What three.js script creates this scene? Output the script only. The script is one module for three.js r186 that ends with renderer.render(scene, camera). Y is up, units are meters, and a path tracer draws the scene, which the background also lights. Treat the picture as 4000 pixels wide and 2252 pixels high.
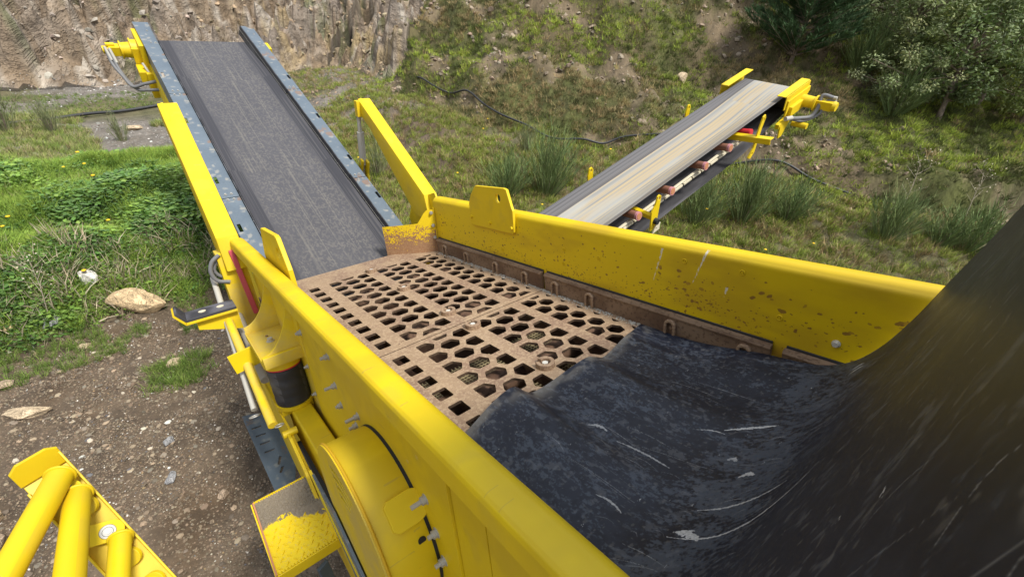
import * as THREE from 'three';
import { mergeGeometries, mergeVertices, toCreasedNormals } from 'three/addons/utils/BufferGeometryUtils.js';
import { RoundedBoxGeometry } from 'three/addons/geometries/RoundedBoxGeometry.js';

// ------------------------------------------------------------------ camera, sky, sun, exposure
const W = 1024, H = 576;
const scene = new THREE.Scene();
const camera = new THREE.PerspectiveCamera(66.99, W / H, 0.02, 900);
{
  const m = new THREE.Matrix4().makeBasis(
    new THREE.Vector3(0.766839, 0.087828, 0.635802),
    new THREE.Vector3(0.297767, 0.828859, -0.473632),
    new THREE.Vector3(-0.568588, 0.552521, 0.609449));
  camera.quaternion.setFromRotationMatrix(m);
  camera.position.set(0, 4.060188, -0.306535);
}
const renderer = new THREE.WebGLRenderer({ antialias: true });
renderer.setSize(W, H);
renderer.toneMapping = THREE.LinearToneMapping;
renderer.toneMappingExposure = 1.42;
renderer.shadowMap.enabled = true;

const SUN = new THREE.Vector3(0.13, 0.87, 0.47).normalize();
{
  // bright, thinly clouded sky, brighter round the veiled sun
  const w = 256, h = 128, d = new Float32Array(w * h * 4), v = new THREE.Vector3();
  for (let j = 0; j < h; j++) for (let i = 0; i < w; i++) {
    const el = ((j + 0.5) / h - 0.5) * Math.PI, az = ((i + 0.5) / w - 0.5) * 2 * Math.PI;
    v.set(Math.cos(el) * Math.cos(az), Math.sin(el), Math.cos(el) * Math.sin(az));
    const s = Math.max(0, v.dot(SUN));
    const up = Math.max(0, v.y);
    const cl = 0.09 * Math.sin(3 * az + 4 * el) + 0.07 * Math.sin(7 * az - 9 * el + 1) + 0.05 * Math.sin(13 * az + 17 * el);
    const L = (0.52 + 0.14 * up + cl * (0.3 + up)) * (v.y > -0.02 ? 1 : 0.25) + 0.9 * Math.pow(s, 24) + 0.25 * Math.pow(s, 4);
    const k = (j * w + i) * 4;
    d[k] = L * 0.91; d[k + 1] = L * 0.985; d[k + 2] = L * 1.10; d[k + 3] = 1;
  }
  const sky = new THREE.DataTexture(d, w, h, THREE.RGBAFormat, THREE.FloatType);
  sky.mapping = THREE.EquirectangularReflectionMapping;
  sky.magFilter = THREE.LinearFilter; sky.needsUpdate = true;
  scene.background = sky; scene.environment = sky;
}
{
  const sun = new THREE.DirectionalLight(new THREE.Color(1, 0.955, 0.86), 3.3);
  sun.position.copy(SUN).multiplyScalar(60).add(new THREE.Vector3(3, 2, -8));
  sun.target.position.set(3, 2, -8);
  sun.castShadow = true; sun.shadow.radius = 18; sun.shadow.mapSize.set(4096, 4096);
  Object.assign(sun.shadow.camera, { left: -30, right: 30, top: 30, bottom: -30, near: 1, far: 140 });
  scene.add(sun, sun.target);
}

// ------------------------------------------------------------------ random, noise
let seed = 12345;
const rnd = () => { seed = (seed + 0x6D2B79F5) | 0; let t = Math.imul(seed ^ (seed >>> 15), 1 | seed); t = (t + Math.imul(t ^ (t >>> 7), 61 | t)) ^ t; return ((t ^ (t >>> 14)) >>> 0) / 4294967296; };
const rr = (a, b) => a + (b - a) * rnd();
const clamp = (x, a = 0, b = 1) => Math.min(b, Math.max(a, x));
const sst = (a, b, x) => { const t = clamp((x - a) / (b - a)); return t * t * (3 - 2 * t); };
const hash = (x, y, z = 0) => { let h = Math.imul(x, 374761393) + Math.imul(y, 668265263) + Math.imul(z, 2147483647 ^ 0x5bd1e995); h = Math.imul(h ^ (h >>> 13), 1274126177); return ((h ^ (h >>> 16)) >>> 0) / 4294967296; };
function noise(x, y, per = 0, sd = 0) {
  let xi = Math.floor(x), yi = Math.floor(y); const fx = x - xi, fy = y - yi;
  const u = fx * fx * (3 - 2 * fx), v = fy * fy * (3 - 2 * fy);
  const g = (a, b) => per ? hash(((a % per) + per) % per, ((b % per) + per) % per, sd) : hash(a, b, sd);
  return (g(xi, yi) * (1 - u) + g(xi + 1, yi) * u) * (1 - v) + (g(xi, yi + 1) * (1 - u) + g(xi + 1, yi + 1) * u) * v;
}
const fbm = (x, y, o = 4, per = 0, sd = 0) => { let a = 0.5, s = 0, f = 1, n = 0; for (let i = 0; i < o; i++) { s += a * noise(x * f, y * f, per * f, sd + i * 7); n += a; a *= 0.5; f *= 2; } return s / n; };
const mix = (a, b, t) => a + (b - a) * t;
const mix3 = (a, b, t) => [mix(a[0], b[0], t), mix(a[1], b[1], t), mix(a[2], b[2], t)];

// ------------------------------------------------------------------ textures (colour in linear light, stored as sRGB)
const enc = c => 255 * (c <= 0.0031308 ? 12.92 * c : 1.055 * Math.pow(c, 1 / 2.4) - 0.055);
function tex(w, h, fn, srgb = true) {
  const d = new Uint8Array(w * h * 4);
  for (let j = 0; j < h; j++) for (let i = 0; i < w; i++) {
    const c = fn((i + 0.5) / w, (j + 0.5) / h, i, j), k = (j * w + i) * 4;
    if (srgb) { d[k] = enc(clamp(c[0])); d[k + 1] = enc(clamp(c[1])); d[k + 2] = enc(clamp(c[2])); }
    else { const g = 255 * clamp(typeof c === 'number' ? c : c[0]); d[k] = d[k + 1] = d[k + 2] = g; }
    d[k + 3] = 255;
  }
  const t = new THREE.DataTexture(d, w, h); t.wrapS = t.wrapT = THREE.RepeatWrapping;
  t.magFilter = THREE.LinearFilter; t.minFilter = THREE.LinearMipmapLinearFilter; t.generateMipmaps = true;
  if (srgb) t.colorSpace = THREE.SRGBColorSpace; t.needsUpdate = true; return t;
}
const std = (o) => new THREE.MeshStandardMaterial({ side: THREE.DoubleSide, ...o });

const YEL = [0.72, 0.515, 0.002], RUST = [0.20, 0.085, 0.03], DUST = [0.36, 0.29, 0.2];
// yellow paint, 1 m tile: faint dust, a few chips
const yellowMap = tex(512, 512, (u, v) => {
  const d = fbm(u * 5, v * 5, 4, 5), e = fbm(u * 40, v * 40, 2, 40, 3);
  let c = mix3(YEL, [0.54, 0.37, 0.012], sst(0.42, 0.75, d) * 0.5 + (e - 0.5) * 0.12);
  c = mix3(c, [0.40, 0.29, 0.06], sst(0.60, 0.78, fbm(u * 9, v * 9, 5, 9, 13)) * 0.18);
  if (noise(u * 6, v * 210, 210, 14) > 0.93 && noise(u * 11, v * 17, 17, 15) > 0.62) c = mix3(c, [0.36, 0.26, 0.07], 0.4);
  const chip = noise(u * 90, v * 90, 90, 11) * noise(u * 14, v * 14, 14, 12);
  if (chip > 0.83) c = mix3(c, [0.3, 0.2, 0.06], 0.8);
  return c;
});
const yellowDirtyMap = tex(512, 512, (u, v) => {
  const d = fbm(u * 4, v * 4, 5, 4, 21), e = fbm(u * 60, v * 60, 2, 60, 5);
  let c = mix3(YEL, DUST, clamp(sst(0.42, 0.76, d) * 0.36 + (e - 0.5) * 0.2));
  return c;
});
const paintRough = tex(256, 256, (u, v) => 0.42 + 0.3 * fbm(u * 8, v * 8, 4, 8, 9), false);
const yellow = std({ map: yellowMap, roughness: 1, roughnessMap: paintRough, metalness: 0 });
const yellowDirty = std({ map: yellowDirtyMap, roughness: 0.75 });
// inner face of the right wall: chips struck by stones. u: D 0..4, v: N -0.4..0.6
const chips = [];
for (let i = 0; i < 560; i++) { const n = 0.10 + 0.38 * Math.pow(rnd(), 1.5) * (0.7 + 0.3 * rnd()); const D = rr(0.05, 3.6), s = Math.pow(rnd(), 3); chips.push([D, n, 0.003 + 0.009 * s * (D < 1.6 ? 1.2 : 0.7), 0.002 + 0.006 * s, rr(-1.1, 0.5), rnd()]); }
for (let c = 0; c < 26; c++) { const D = rr(0.15, 3.4), n = rr(0.12, 0.26); for (let i = 0; i < 22; i++) chips.push([D + rr(-0.12, 0.12), n + rr(-0.06, 0.06), rr(0.002, 0.006), rr(0.001, 0.003), rr(-0.7, 0.5), rnd()]); }
const wallGrid = new Map();
for (const c of chips) { for (let a = -1; a <= 1; a++) for (let b = -1; b <= 1; b++) { const k = (Math.floor(c[0] / 0.03) + a) + ',' + (Math.floor(c[1] / 0.03) + b); (wallGrid.get(k) || wallGrid.set(k, []).get(k)).push(c); } }
const wallMap = tex(2048, 512, (u, v) => {
  const D = u * 4, n = v - 0.4;
  const d = fbm(D * 3, n * 9, 4, 0, 31), e = fbm(D * 60, n * 60, 2, 0, 33);
  let c = mix3(YEL, [0.52, 0.33, 0.012], sst(0.4, 0.75, d) * 0.6 + (e - 0.5) * 0.08);
  for (const q of wallGrid.get(Math.floor(D / 0.03) + ',' + Math.floor(n / 0.03)) || []) {
    const x = D - q[0], y = n - q[1], ca = Math.cos(q[4]), sa = Math.sin(q[4]);
    const r = Math.hypot((x * ca + y * sa) / q[2], (y * ca - x * sa) / q[3]) + (e - 0.5) * 2.2;
    if (r < 1) c = mix3(c, q[5] > 0.3 ? [0.20, 0.09, 0.025] : [0.36, 0.20, 0.02], 0.8);
  }
  const low = sst(0.17, 0.05, n) * sst(0.38, 0.62, fbm(D * 7, n * 16, 4, 0, 37)) * (D < 0.75 ? 1 : 0.35);
  c = mix3(c, [0.32, 0.16, 0.03], low * 0.8);
  for (const [d0, n0, d1, n1] of [[1.215, 0.47, 1.262, 0.27], [0.975, 0.5, 1.045, 0.29], [0.862, 0.34, 0.872, 0.29]]) {
    const t = (n - n0) / (n1 - n0); if (t < 0 || t > 1) continue;
    const x = Math.abs(D - mix(d0, d1, t) - 0.0012 * Math.sin(t * 17)); const wd = 0.0055 * (1.25 - t);
    if (x < wd && noise(D * 300, n * 70, 0, 3) > 0.25 + 0.4 * t) c = mix3(c, [0.75, 0.72, 0.66], 0.85);
  }
  return c;
});
const wallPaint = std({ map: wallMap, roughness: 0.45 });
// wing plate: rust eating up from below, v = N
const wingMap = tex(512, 512, (u, v) => {
  const n = v * 0.5 - 0.05, e = fbm(u * 9, v * 22, 5, 0, 41), f = fbm(u * 70, v * 70, 2, 0, 43);
  const r = sst(0.10, -0.12, n - 0.185 + (e - 0.5) * 0.22 + (f - 0.5) * 0.30);
  const rust = mix3([0.24, 0.115, 0.055], [0.36, 0.22, 0.12], f);
  let c = mix3(YEL, [0.5, 0.24, 0.02], sst(0.0, 0.6, r) * 0.7);
  return mix3(c, rust, sst(0.42, 0.62, r));
});
const wingPaint = std({ map: wingMap, roughness: 0.8 });
// worn brown steel of the deck: polished patches and pale flecks
const deckMap = tex(1024, 1024, (u, v) => {
  const a = fbm(u * 6, v * 6, 4, 6, 51), b = fbm(u * 90, v * 90, 3, 90, 53), g = fbm(u * 300, v * 300, 2, 300, 55);
  let c = mix3([0.235, 0.150, 0.100], [0.325, 0.225, 0.140], sst(0.3, 0.7, a));
  c = mix3(c, [0.45, 0.33, 0.215], sst(0.50, 0.62, b) * 0.55);
  c = mix3(c, [0.15, 0.085, 0.055], sst(0.60, 0.75, g) * 0.45);
  return c;
});
const deckRough = tex(256, 256, (u, v) => 0.5 + 0.35 * fbm(u * 10, v * 10, 4, 10, 57), false);
const deckSteel = std({ map: deckMap, roughness: 1, roughnessMap: deckRough, metalness: 0, bumpMap: deckRough, bumpScale: 0.0015 });
const linerMap = tex(512, 512, (u, v) => {
  const a = fbm(u * 6, v * 6, 5, 6, 61), g = fbm(u * 80, v * 80, 3, 80, 63);
  let c = mix3([0.125, 0.072, 0.045], [0.24, 0.16, 0.105], sst(0.3, 0.7, a));
  return mix3(c, [0.08, 0.045, 0.03], sst(0.56, 0.72, g) * 0.6);
});
const linerSteel = std({ map: linerMap, roughness: 0.75, bumpMap: linerMap, bumpScale: 0.002 });
const brownCoat = std({ map: linerMap, color: new THREE.Color(0.55, 0.46, 0.42), roughness: 0.85 });
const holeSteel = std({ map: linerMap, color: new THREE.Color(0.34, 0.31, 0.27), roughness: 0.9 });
const steelMap = tex(512, 512, (u, v) => {
  const a = fbm(u * 5, v * 5, 4, 5, 71), g = fbm(u * 70, v * 70, 2, 70, 73), r = fbm(u * 7, v * 3, 5, 7, 75);
  let c = mix3([0.095, 0.125, 0.16], [0.15, 0.185, 0.22], a + (g - 0.5) * 0.3);
  c = mix3(c, [0.26, 0.14, 0.07], sst(0.69, 0.76, r + (g - 0.5) * 0.15) * 0.6);
  return mix3(c, [0.4, 0.37, 0.31], sst(0.60, 0.8, fbm(u * 20, v * 20, 3, 20, 77)) * 0.5);
});
const blueSteel = std({ map: steelMap, roughness: 0.5, metalness: 0.15 });
const galv = std({ color: new THREE.Color(0.46, 0.45, 0.42), roughness: 0.45, metalness: 0.55 });
const dullBolt = std({ color: new THREE.Color(0.46, 0.44, 0.39), roughness: 0.55, metalness: 0.2 });
const paleHead = std({ color: new THREE.Color(0.72, 0.70, 0.64), roughness: 0.4, metalness: 0.3 });
const black = std({ color: new THREE.Color(0.012, 0.012, 0.014), roughness: 0.7 });
const rubberMap = tex(256, 256, (u, v) => mix3([0.022, 0.022, 0.026], [0.075, 0.075, 0.085], sst(0.4, 0.8, fbm(u * 8, v * 8, 5, 8, 81))));
const rubber = std({ map: rubberMap, roughness: 0.65 });
const hoseMat = std({ color: new THREE.Color(0.16, 0.16, 0.165), roughness: 0.55 });
const hoseDark = std({ color: new THREE.Color(0.03, 0.03, 0.033), roughness: 0.5 });
const pinkRubber = std({ color: new THREE.Color(0.56, 0.085, 0.11), roughness: 0.6 });
const redPaint = std({ color: new THREE.Color(0.55, 0.03, 0.04), roughness: 0.5 });
const rollerMat = std({ color: new THREE.Color(0.26, 0.115, 0.075), roughness: 0.7 });
const rollerPink = std({ color: new THREE.Color(0.50, 0.22, 0.24), roughness: 0.6 });
const rollerEnd = std({ color: new THREE.Color(0.44, 0.19, 0.09), roughness: 0.7 });
const cream = std({ color: new THREE.Color(0.62, 0.56, 0.42), roughness: 0.7 });
const creamGrey = std({ color: new THREE.Color(0.42, 0.40, 0.35), roughness: 0.6 });
const flapMat = std({ map: steelMap, color: new THREE.Color(0.45, 0.5, 0.55), roughness: 0.6 });
// big oversize belt: u across, v along (2 m tile)
const beltMap = tex(1024, 2048, (u, v) => {
  const edge = Math.min(u, 1 - u), fl = fbm(u * 75, v * 100, 4, 0, 91), st = fbm(u * 60, v * 1.5, 3, 0, 93), a = fbm(u * 4, v * 6, 4, 0, 95);
  let c = [0.056, 0.055, 0.064];
  c = mix3(c, [0.076, 0.074, 0.083], a);
  const in_ = sst(0.09, 0.16, edge);
  c = mix3(c, [0.185, 0.168, 0.145], sst(0.46, 0.66, fl) * in_ * (0.12 + 0.34 * fbm(u * 7, v * 9, 3, 0, 96)));
  c = mix3(c, [0.19, 0.175, 0.15], sst(0.55, 0.8, st) * 0.4 * in_);
  if (edge < 0.11) { c = mix3([0.038, 0.037, 0.046], [0.09, 0.087, 0.092], sst(0.5, 0.8, noise(u * 160, v * 2, 0, 97)) * 0.6); }
  return c;
});
const beltMat = std({ map: beltMap, roughness: 0.8 });
// dusty side belt: v along, u across; long stripes of cream and grey dust
const sideBeltMap = tex(1024, 512, (u, v) => {
  const st = fbm(u * 44, v * 0.35, 4, 0, 101), st2 = noise(u * 120, v * 0.4, 0, 103), a = fbm(u * 6, v * 4, 3, 0, 105);
  let c = mix3([0.225, 0.22, 0.205], [0.40, 0.315, 0.195], sst(0.36, 0.6, st));
  c = mix3(c, [0.27, 0.27, 0.27], sst(0.6, 0.8, st2) * 0.65);
  c = mix3(c, [0.34, 0.335, 0.31], sst(0.5, 0.75, a) * 0.7);
  const dark = u < 0.2 ? 1 : u > 0.93 ? 0.8 : 0;
  return mix3(c, mix3([0.06, 0.058, 0.065], [0.13, 0.125, 0.13], st2), dark * (0.9 + 0.1 * st));
});
const sideBeltMat = std({ map: sideBeltMap, roughness: 0.85 });
// heavy rubber mat: u arc length 0..2.8 m, v across 0..2.3 m
const scuffs = [];
const scuff = (s, a, ds, da, w, k) => scuffs.push([s, a, ds, da, w, k]);
for (let i = 0; i < 330; i++) scuff(rr(0.2, 2.6), rr(0.12, 2.1), rr(0.05, 0.32) * (rnd() < 0.5 ? 1 : 0.4), rr(-0.02, 0.03), rr(0.0006, 0.0013), rr(0.06, 0.4));
scuff(0.705, 1.35, 0.16, 0.075, 0.007, 0.95); scuff(0.62, 1.30, 0.10, 0.03, 0.003, 0.8); scuff(0.84, 0.93, 0.30, 0.03, 0.004, 0.75); scuff(0.82, 0.80, 0.52, 0.05, 0.004, 0.8); scuff(0.44, 1.06, 0.22, 0.0, 0.004, 0.6);
scuff(0.30, 1.06, 0.08, 0.02, 0.007, 0.7); scuff(0.88, 1.10, 0.05, 0.01, 0.012, 0.85); scuff(0.83, 0.83, 0.09, -0.02, 0.014, 0.9); scuff(1.0, 1.78, 0.05, 0.012, 0.006, 0.8); scuff(1.0, 1.74, 0.06, 0.012, 0.006, 0.7); scuff(0.56, 0.80, 0.1, 0.0, 0.004, 0.7); scuff(0.79, 1.2, 0.035, 0.0, 0.012, 0.6);
for (let i = 0; i < 130; i++) scuff(rr(0.0, 2.3), rr(0.3, 2.1), rr(0.002, 0.008), 0, rr(0.002, 0.004), rr(0.3, 0.8));
const matMap = (() => {
  const w = 1536, h = 1280, buf = new Float32Array(w * h);
  for (const [s, a, ds, da, wd, k] of scuffs) {
    const i0 = Math.floor((s - 0.03) / 2.8 * w), i1 = Math.ceil((s + ds + 0.03) / 2.8 * w);
    for (let i = Math.max(0, i0); i < Math.min(w, i1); i++) {
      const t = (i / w * 2.8 - s) / ds; if (t < 0 || t > 1) continue;
      const ac = a + da * t + 0.012 * Math.sin(t * 3.1), hw = wd * Math.sqrt(Math.sin(Math.PI * clamp(t, 0.03, 0.97)));
      for (let j = Math.max(0, Math.floor((ac - hw * 2) / 2.3 * h)); j < Math.min(h, (ac + hw * 2) / 2.3 * h + 1); j++) {
        const y = Math.abs(j / h * 2.3 - ac) / hw, q = y + (noise(i * 0.25, j * 0.35, 0, 5) - 0.5) * 1.3;
        if (q < 1) buf[j * w + i] = Math.max(buf[j * w + i], k * (0.55 + 0.45 * noise(i * 0.4, j * 0.4, 0, 6)));
      }
    }
  }
  return tex(w, h, (u, v, i, j) => {
    const s = u * 2.8, a = v * 2.3;
    const d = fbm(s * 3.2, a * 5.5, 5, 0, 111), f = fbm(s * 14, a * 26, 4, 0, 113), st = fbm(s * 5, a * 60, 3, 0, 115), sp = fbm(s * 70, a * 70, 2, 0, 117);
    const film = sst(0.42, 0.66, d * 0.5 + f * 0.2 + fbm(s * 60, a * 70, 3, 0, 118) * 0.3);
    let c = mix3([0.0085, 0.0105, 0.0205], [0.020, 0.026, 0.044], film * 0.55);
    c = mix3(c, [0.07, 0.075, 0.09], sst(0.58, 0.66, fbm(s * 40, a * 60, 3, 0, 116)) * sst(0.45, 0.65, f) * 0.7);
    c = mix3(c, [0.16, 0.155, 0.15], sst(0.72, 0.85, sp) * 0.3);
    const sheenWear = Math.exp(-Math.pow((s - 0.92 - 0.08 * (fbm(a * 2.5, 3, 2, 0, 122) - 0.5)) / 0.17, 2)) * 0.22 + 0.08 * Math.exp(-Math.pow((s - 0.3) / 0.2, 2)), grain = fbm(s * 12, a * 20, 3, 0, 125) * 0.35 + fbm(s * 70, a * 120, 4, 0, 123) * 0.45 + fbm(s * 220, a * 240, 2, 0, 124) * 0.2;
    c = mix3(c, [0.082, 0.100, 0.134], sst(0.55, 0.70, grain + sheenWear * 0.8 - 0.10 * sst(1.15, 1.4, s)) * 0.55);        // scuffed rubber grain, thickened at the bend to paint in the sky sheen
    const tip = sst(0.10, 0.0, s) * sst(0.35, 0.6, fbm(s * 16, a * 12, 3, 0, 119)); c = mix3(c, [0.24, 0.22, 0.19], tip * 0.45);
    return mix3(c, [0.58, 0.58, 0.58], buf[j * w + i]);
  });
})();
const matRough = tex(512, 512, (u, v) => 0.42 + 0.10 * fbm(u * 9, v * 14, 4, 0, 121), false);
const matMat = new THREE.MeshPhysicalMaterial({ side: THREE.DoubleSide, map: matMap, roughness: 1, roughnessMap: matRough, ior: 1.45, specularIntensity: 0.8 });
// chequer plate with soil lying on its far half: u = x, v = z over the plate
const treadMap = tex(512, 512, (u, v) => {
  const e = fbm(u * 5, v * 5, 5, 0, 131), g = fbm(u * 60, v * 60, 3, 0, 133);
  const soil = sst(-0.02, 0.02, v - 0.38 - 0.30 * (e - 0.5) - 0.45 * Math.max(0, u - 0.5));
  const s = mix3([0.115, 0.09, 0.062], [0.24, 0.20, 0.15], g);
  return mix3(mix3([0.30, 0.24, 0.17], s, 0.9), mix3(YEL, DUST, sst(0.6, 0.85, g) * 0.35), soil);
});
const treadMat = std({ map: treadMap, roughness: 0.7 });
// soil / rock / turf: neutral grain, tinted by vertex colours
const soilMap = tex(1024, 1024, (u, v) => {
  const a = fbm(u * 12, v * 12, 5, 12, 141), g = fbm(u * 110, v * 110, 3, 110, 143), s = noise(u * 230, v * 230, 230, 145);
  let k = 0.35 + 0.75 * a * (0.6 + 0.8 * g); let c = [k, k * 0.985, k * 0.96];
  if (s > 0.86) c = mix3(c, [1, 0.98, 0.94], 0.55);
  return c;
});
const soilBump = tex(512, 512, (u, v) => fbm(u * 30, v * 30, 5, 30, 147), false);
const rockMap = tex(1024, 1024, (u, v) => {
  const wx = fbm(u * 6, v * 6, 4, 6, 151) * 0.6, a = fbm(u * 9 + wx, v * 16, 6, 0, 153), cr = Math.abs(fbm(u * 14 + wx * 2, v * 14, 5, 0, 155) - 0.5), g = fbm(u * 90, v * 90, 3, 0, 157);
  let k = 0.30 + 1.05 * a * (0.6 + 0.8 * g); if (cr < 0.012) k *= 0.75;
  return [k, k * 0.985, k * 0.965];
});
const soilMat = std({ map: soilMap, vertexColors: true, roughness: 0.95, bumpMap: soilBump, bumpScale: 0.05 });
const cliffMat = std({ map: rockMap, vertexColors: true, roughness: 0.9, bumpMap: rockMap, bumpScale: 0.09 });
const turfMat = std({ map: soilMap, vertexColors: true, roughness: 0.95, bumpMap: soilBump, bumpScale: 0.03 });

// ------------------------------------------------------------------ terrain
const TOE = [[-60, -6], [-30, -14], [-12, -20], [-2.3, -22.2], [1.5, -23.3], [6, -25.6], [8.6, -26.4], [9.2, -23], [7.9, -18.5], [7.8, -14.8], [8.5, -11.5], [10.2, -8.2], [11, -5], [12.2, -2.4], [13.6, 0], [17, 4], [30, 14], [60, 30]];
function cell(x, z, sd) {      // value of the nearest scattered point: blocky facets
  const xi = Math.floor(x), zi = Math.floor(z); let b = 9, v = 0;
  for (let i = -1; i <= 1; i++) for (let j = -1; j <= 1; j++) { const px = xi + i + hash(xi + i, zi + j, sd), pz = zi + j + hash(xi + i, zi + j, sd + 50), d = (px - x) * (px - x) + (pz - z) * (pz - z); if (d < b) { b = d; v = hash(xi + i, zi + j, sd + 99); } }
  return v;
}
function toeDist(x, z) {
  let best = 1e9, side = 1;
  for (let i = 0; i < TOE.length - 1; i++) {
    const [ax, az] = TOE[i], [bx, bz] = TOE[i + 1], dx = bx - ax, dz = bz - az;
    const t = clamp(((x - ax) * dx + (z - az) * dz) / (dx * dx + dz * dz)), px = x - ax - dx * t, pz = z - az - dz * t, d = Math.hypot(px, pz);
    if (d < best - 1e-9) { best = d; side = dx * pz - dz * px < 0 ? 1 : -1; }
  }
  return best * side;
}
function terrain(x, z) {
  const d = toeDist(x, z) + (fbm(x * 0.35, z * 0.35, 3, 0, 201) - 0.5) * 1.6;
  const cliff = sst(15.5, 11.5, x + 0.35 * (z + 26) + 3 * (fbm(x * 0.5, z * 0.5, 3, 0, 209) - 0.5)) * sst(-14, -20, z - 0.25 * Math.min(0, x + 2));
  let h = 0.10 * (fbm(x * 0.5, z * 0.5, 4, 0, 203) - 0.5) * 2 + 0.05 * (fbm(x * 3, z * 3, 3, 0, 204) - 0.5);
  h += 0.85 * sst(-5.5, 0.5, d) * sst(2.5, 7, x) * sst(-26, -20, z);
  const up = Math.max(0, d);
  const hc = Math.min(up, 8) * 0.82 + Math.max(0, up - 8) * 0.4, hh = Math.min(up, 7) * mix(0.98, 0.66, sst(-12, -7, z)) + Math.max(0, up - 7) * 0.46 - 0.85 * sst(0.3, 4.0, up) * sst(-26, -20, z);
  const ledge = sst(0.5, 1.0, up) * 0.55 * sst(6, 9, x) * sst(-9, -3, z);      // cut bank at the right
  h += mix(hh * (1 - 0.45 * sst(-10, -2, z) * sst(9, 12, x)) + ledge, hc, cliff) * sst(-0.3, 1.2, d);
  const rough = sst(0, 1.5, d);
  const rid = mix(0.35, 1, sst(-4, -9, z) ) * Math.abs(fbm(x * 0.55 + 0.3 * z, z * 0.4, 4, 0, 205) - 0.5) * 2;
  if (cliff > 0.01 && d > 0) h += rough * cliff * (1.5 * (cell(x * 0.9 + z * 0.5, z * 0.8, 1) - 0.5) + 0.9 * (cell(x * 2.1 - z * 0.6, z * 1.6 + x * 0.7, 2) - 0.5) + 0.45 * (cell(x * 5, z * 4, 3) - 0.5));
  h += rough * (mix(0.7, 1.5, cliff) * (rid - 0.25) + mix(0.55, 0.9, cliff) * (fbm(x * 1.6, z * 1.6, 4, 0, 206) - 0.5) + mix(0.25, 0.5, cliff) * (fbm(x * 5, z * 5, 3, 0, 207) - 0.5));
  { const q = sst(-6, -3, d) * sst(2.5, 5, x); h += q * (0.42 * (fbm(x * 0.9, z * 0.9, 3, 0, 251) - 0.5) + 0.30 * (fbm(x * 2.4, z * 2.4, 3, 0, 252) - 0.5) + 0.12 * (fbm(x * 6, z * 6, 2, 0, 253) - 0.5)); }
  // weedy bank at the left of the machine
  const bk = sst(-6.6 + 0.5 * (fbm(x * 1.3, 5, 2, 0, 219) - 0.5), -8.2, z) * sst(-14.5, -11.5, z) * sst(2.2, 0.6, x) * sst(-30, -18, x);
  h += bk * (0.72 + 0.7 * (fbm(x * 0.8, z * 0.8, 3, 0, 208) - 0.5) + 0.3 * (fbm(x * 2.6, z * 2.6, 3, 0, 218) - 0.5));
  return { h, d, cliff, bk };
}
const yAt = (x, z) => terrain(x, z).h;
const axis = (a, b, s, far) => { const r = []; for (let x = a; x <= b + 1e-6; x += s) r.push(x); const lo = [], hi = []; let q = s * 1.6, p = a; while (p > -far) { p -= q; lo.unshift(p); q *= 1.45; } q = s * 1.6; p = b; while (p < far) { p += q; hi.push(p); q *= 1.45; } return [...lo, ...r, ...hi]; };
const gx = axis(-9, 27, 0.15, 420), gz = axis(-37, 3, 0.15, 420);
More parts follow.
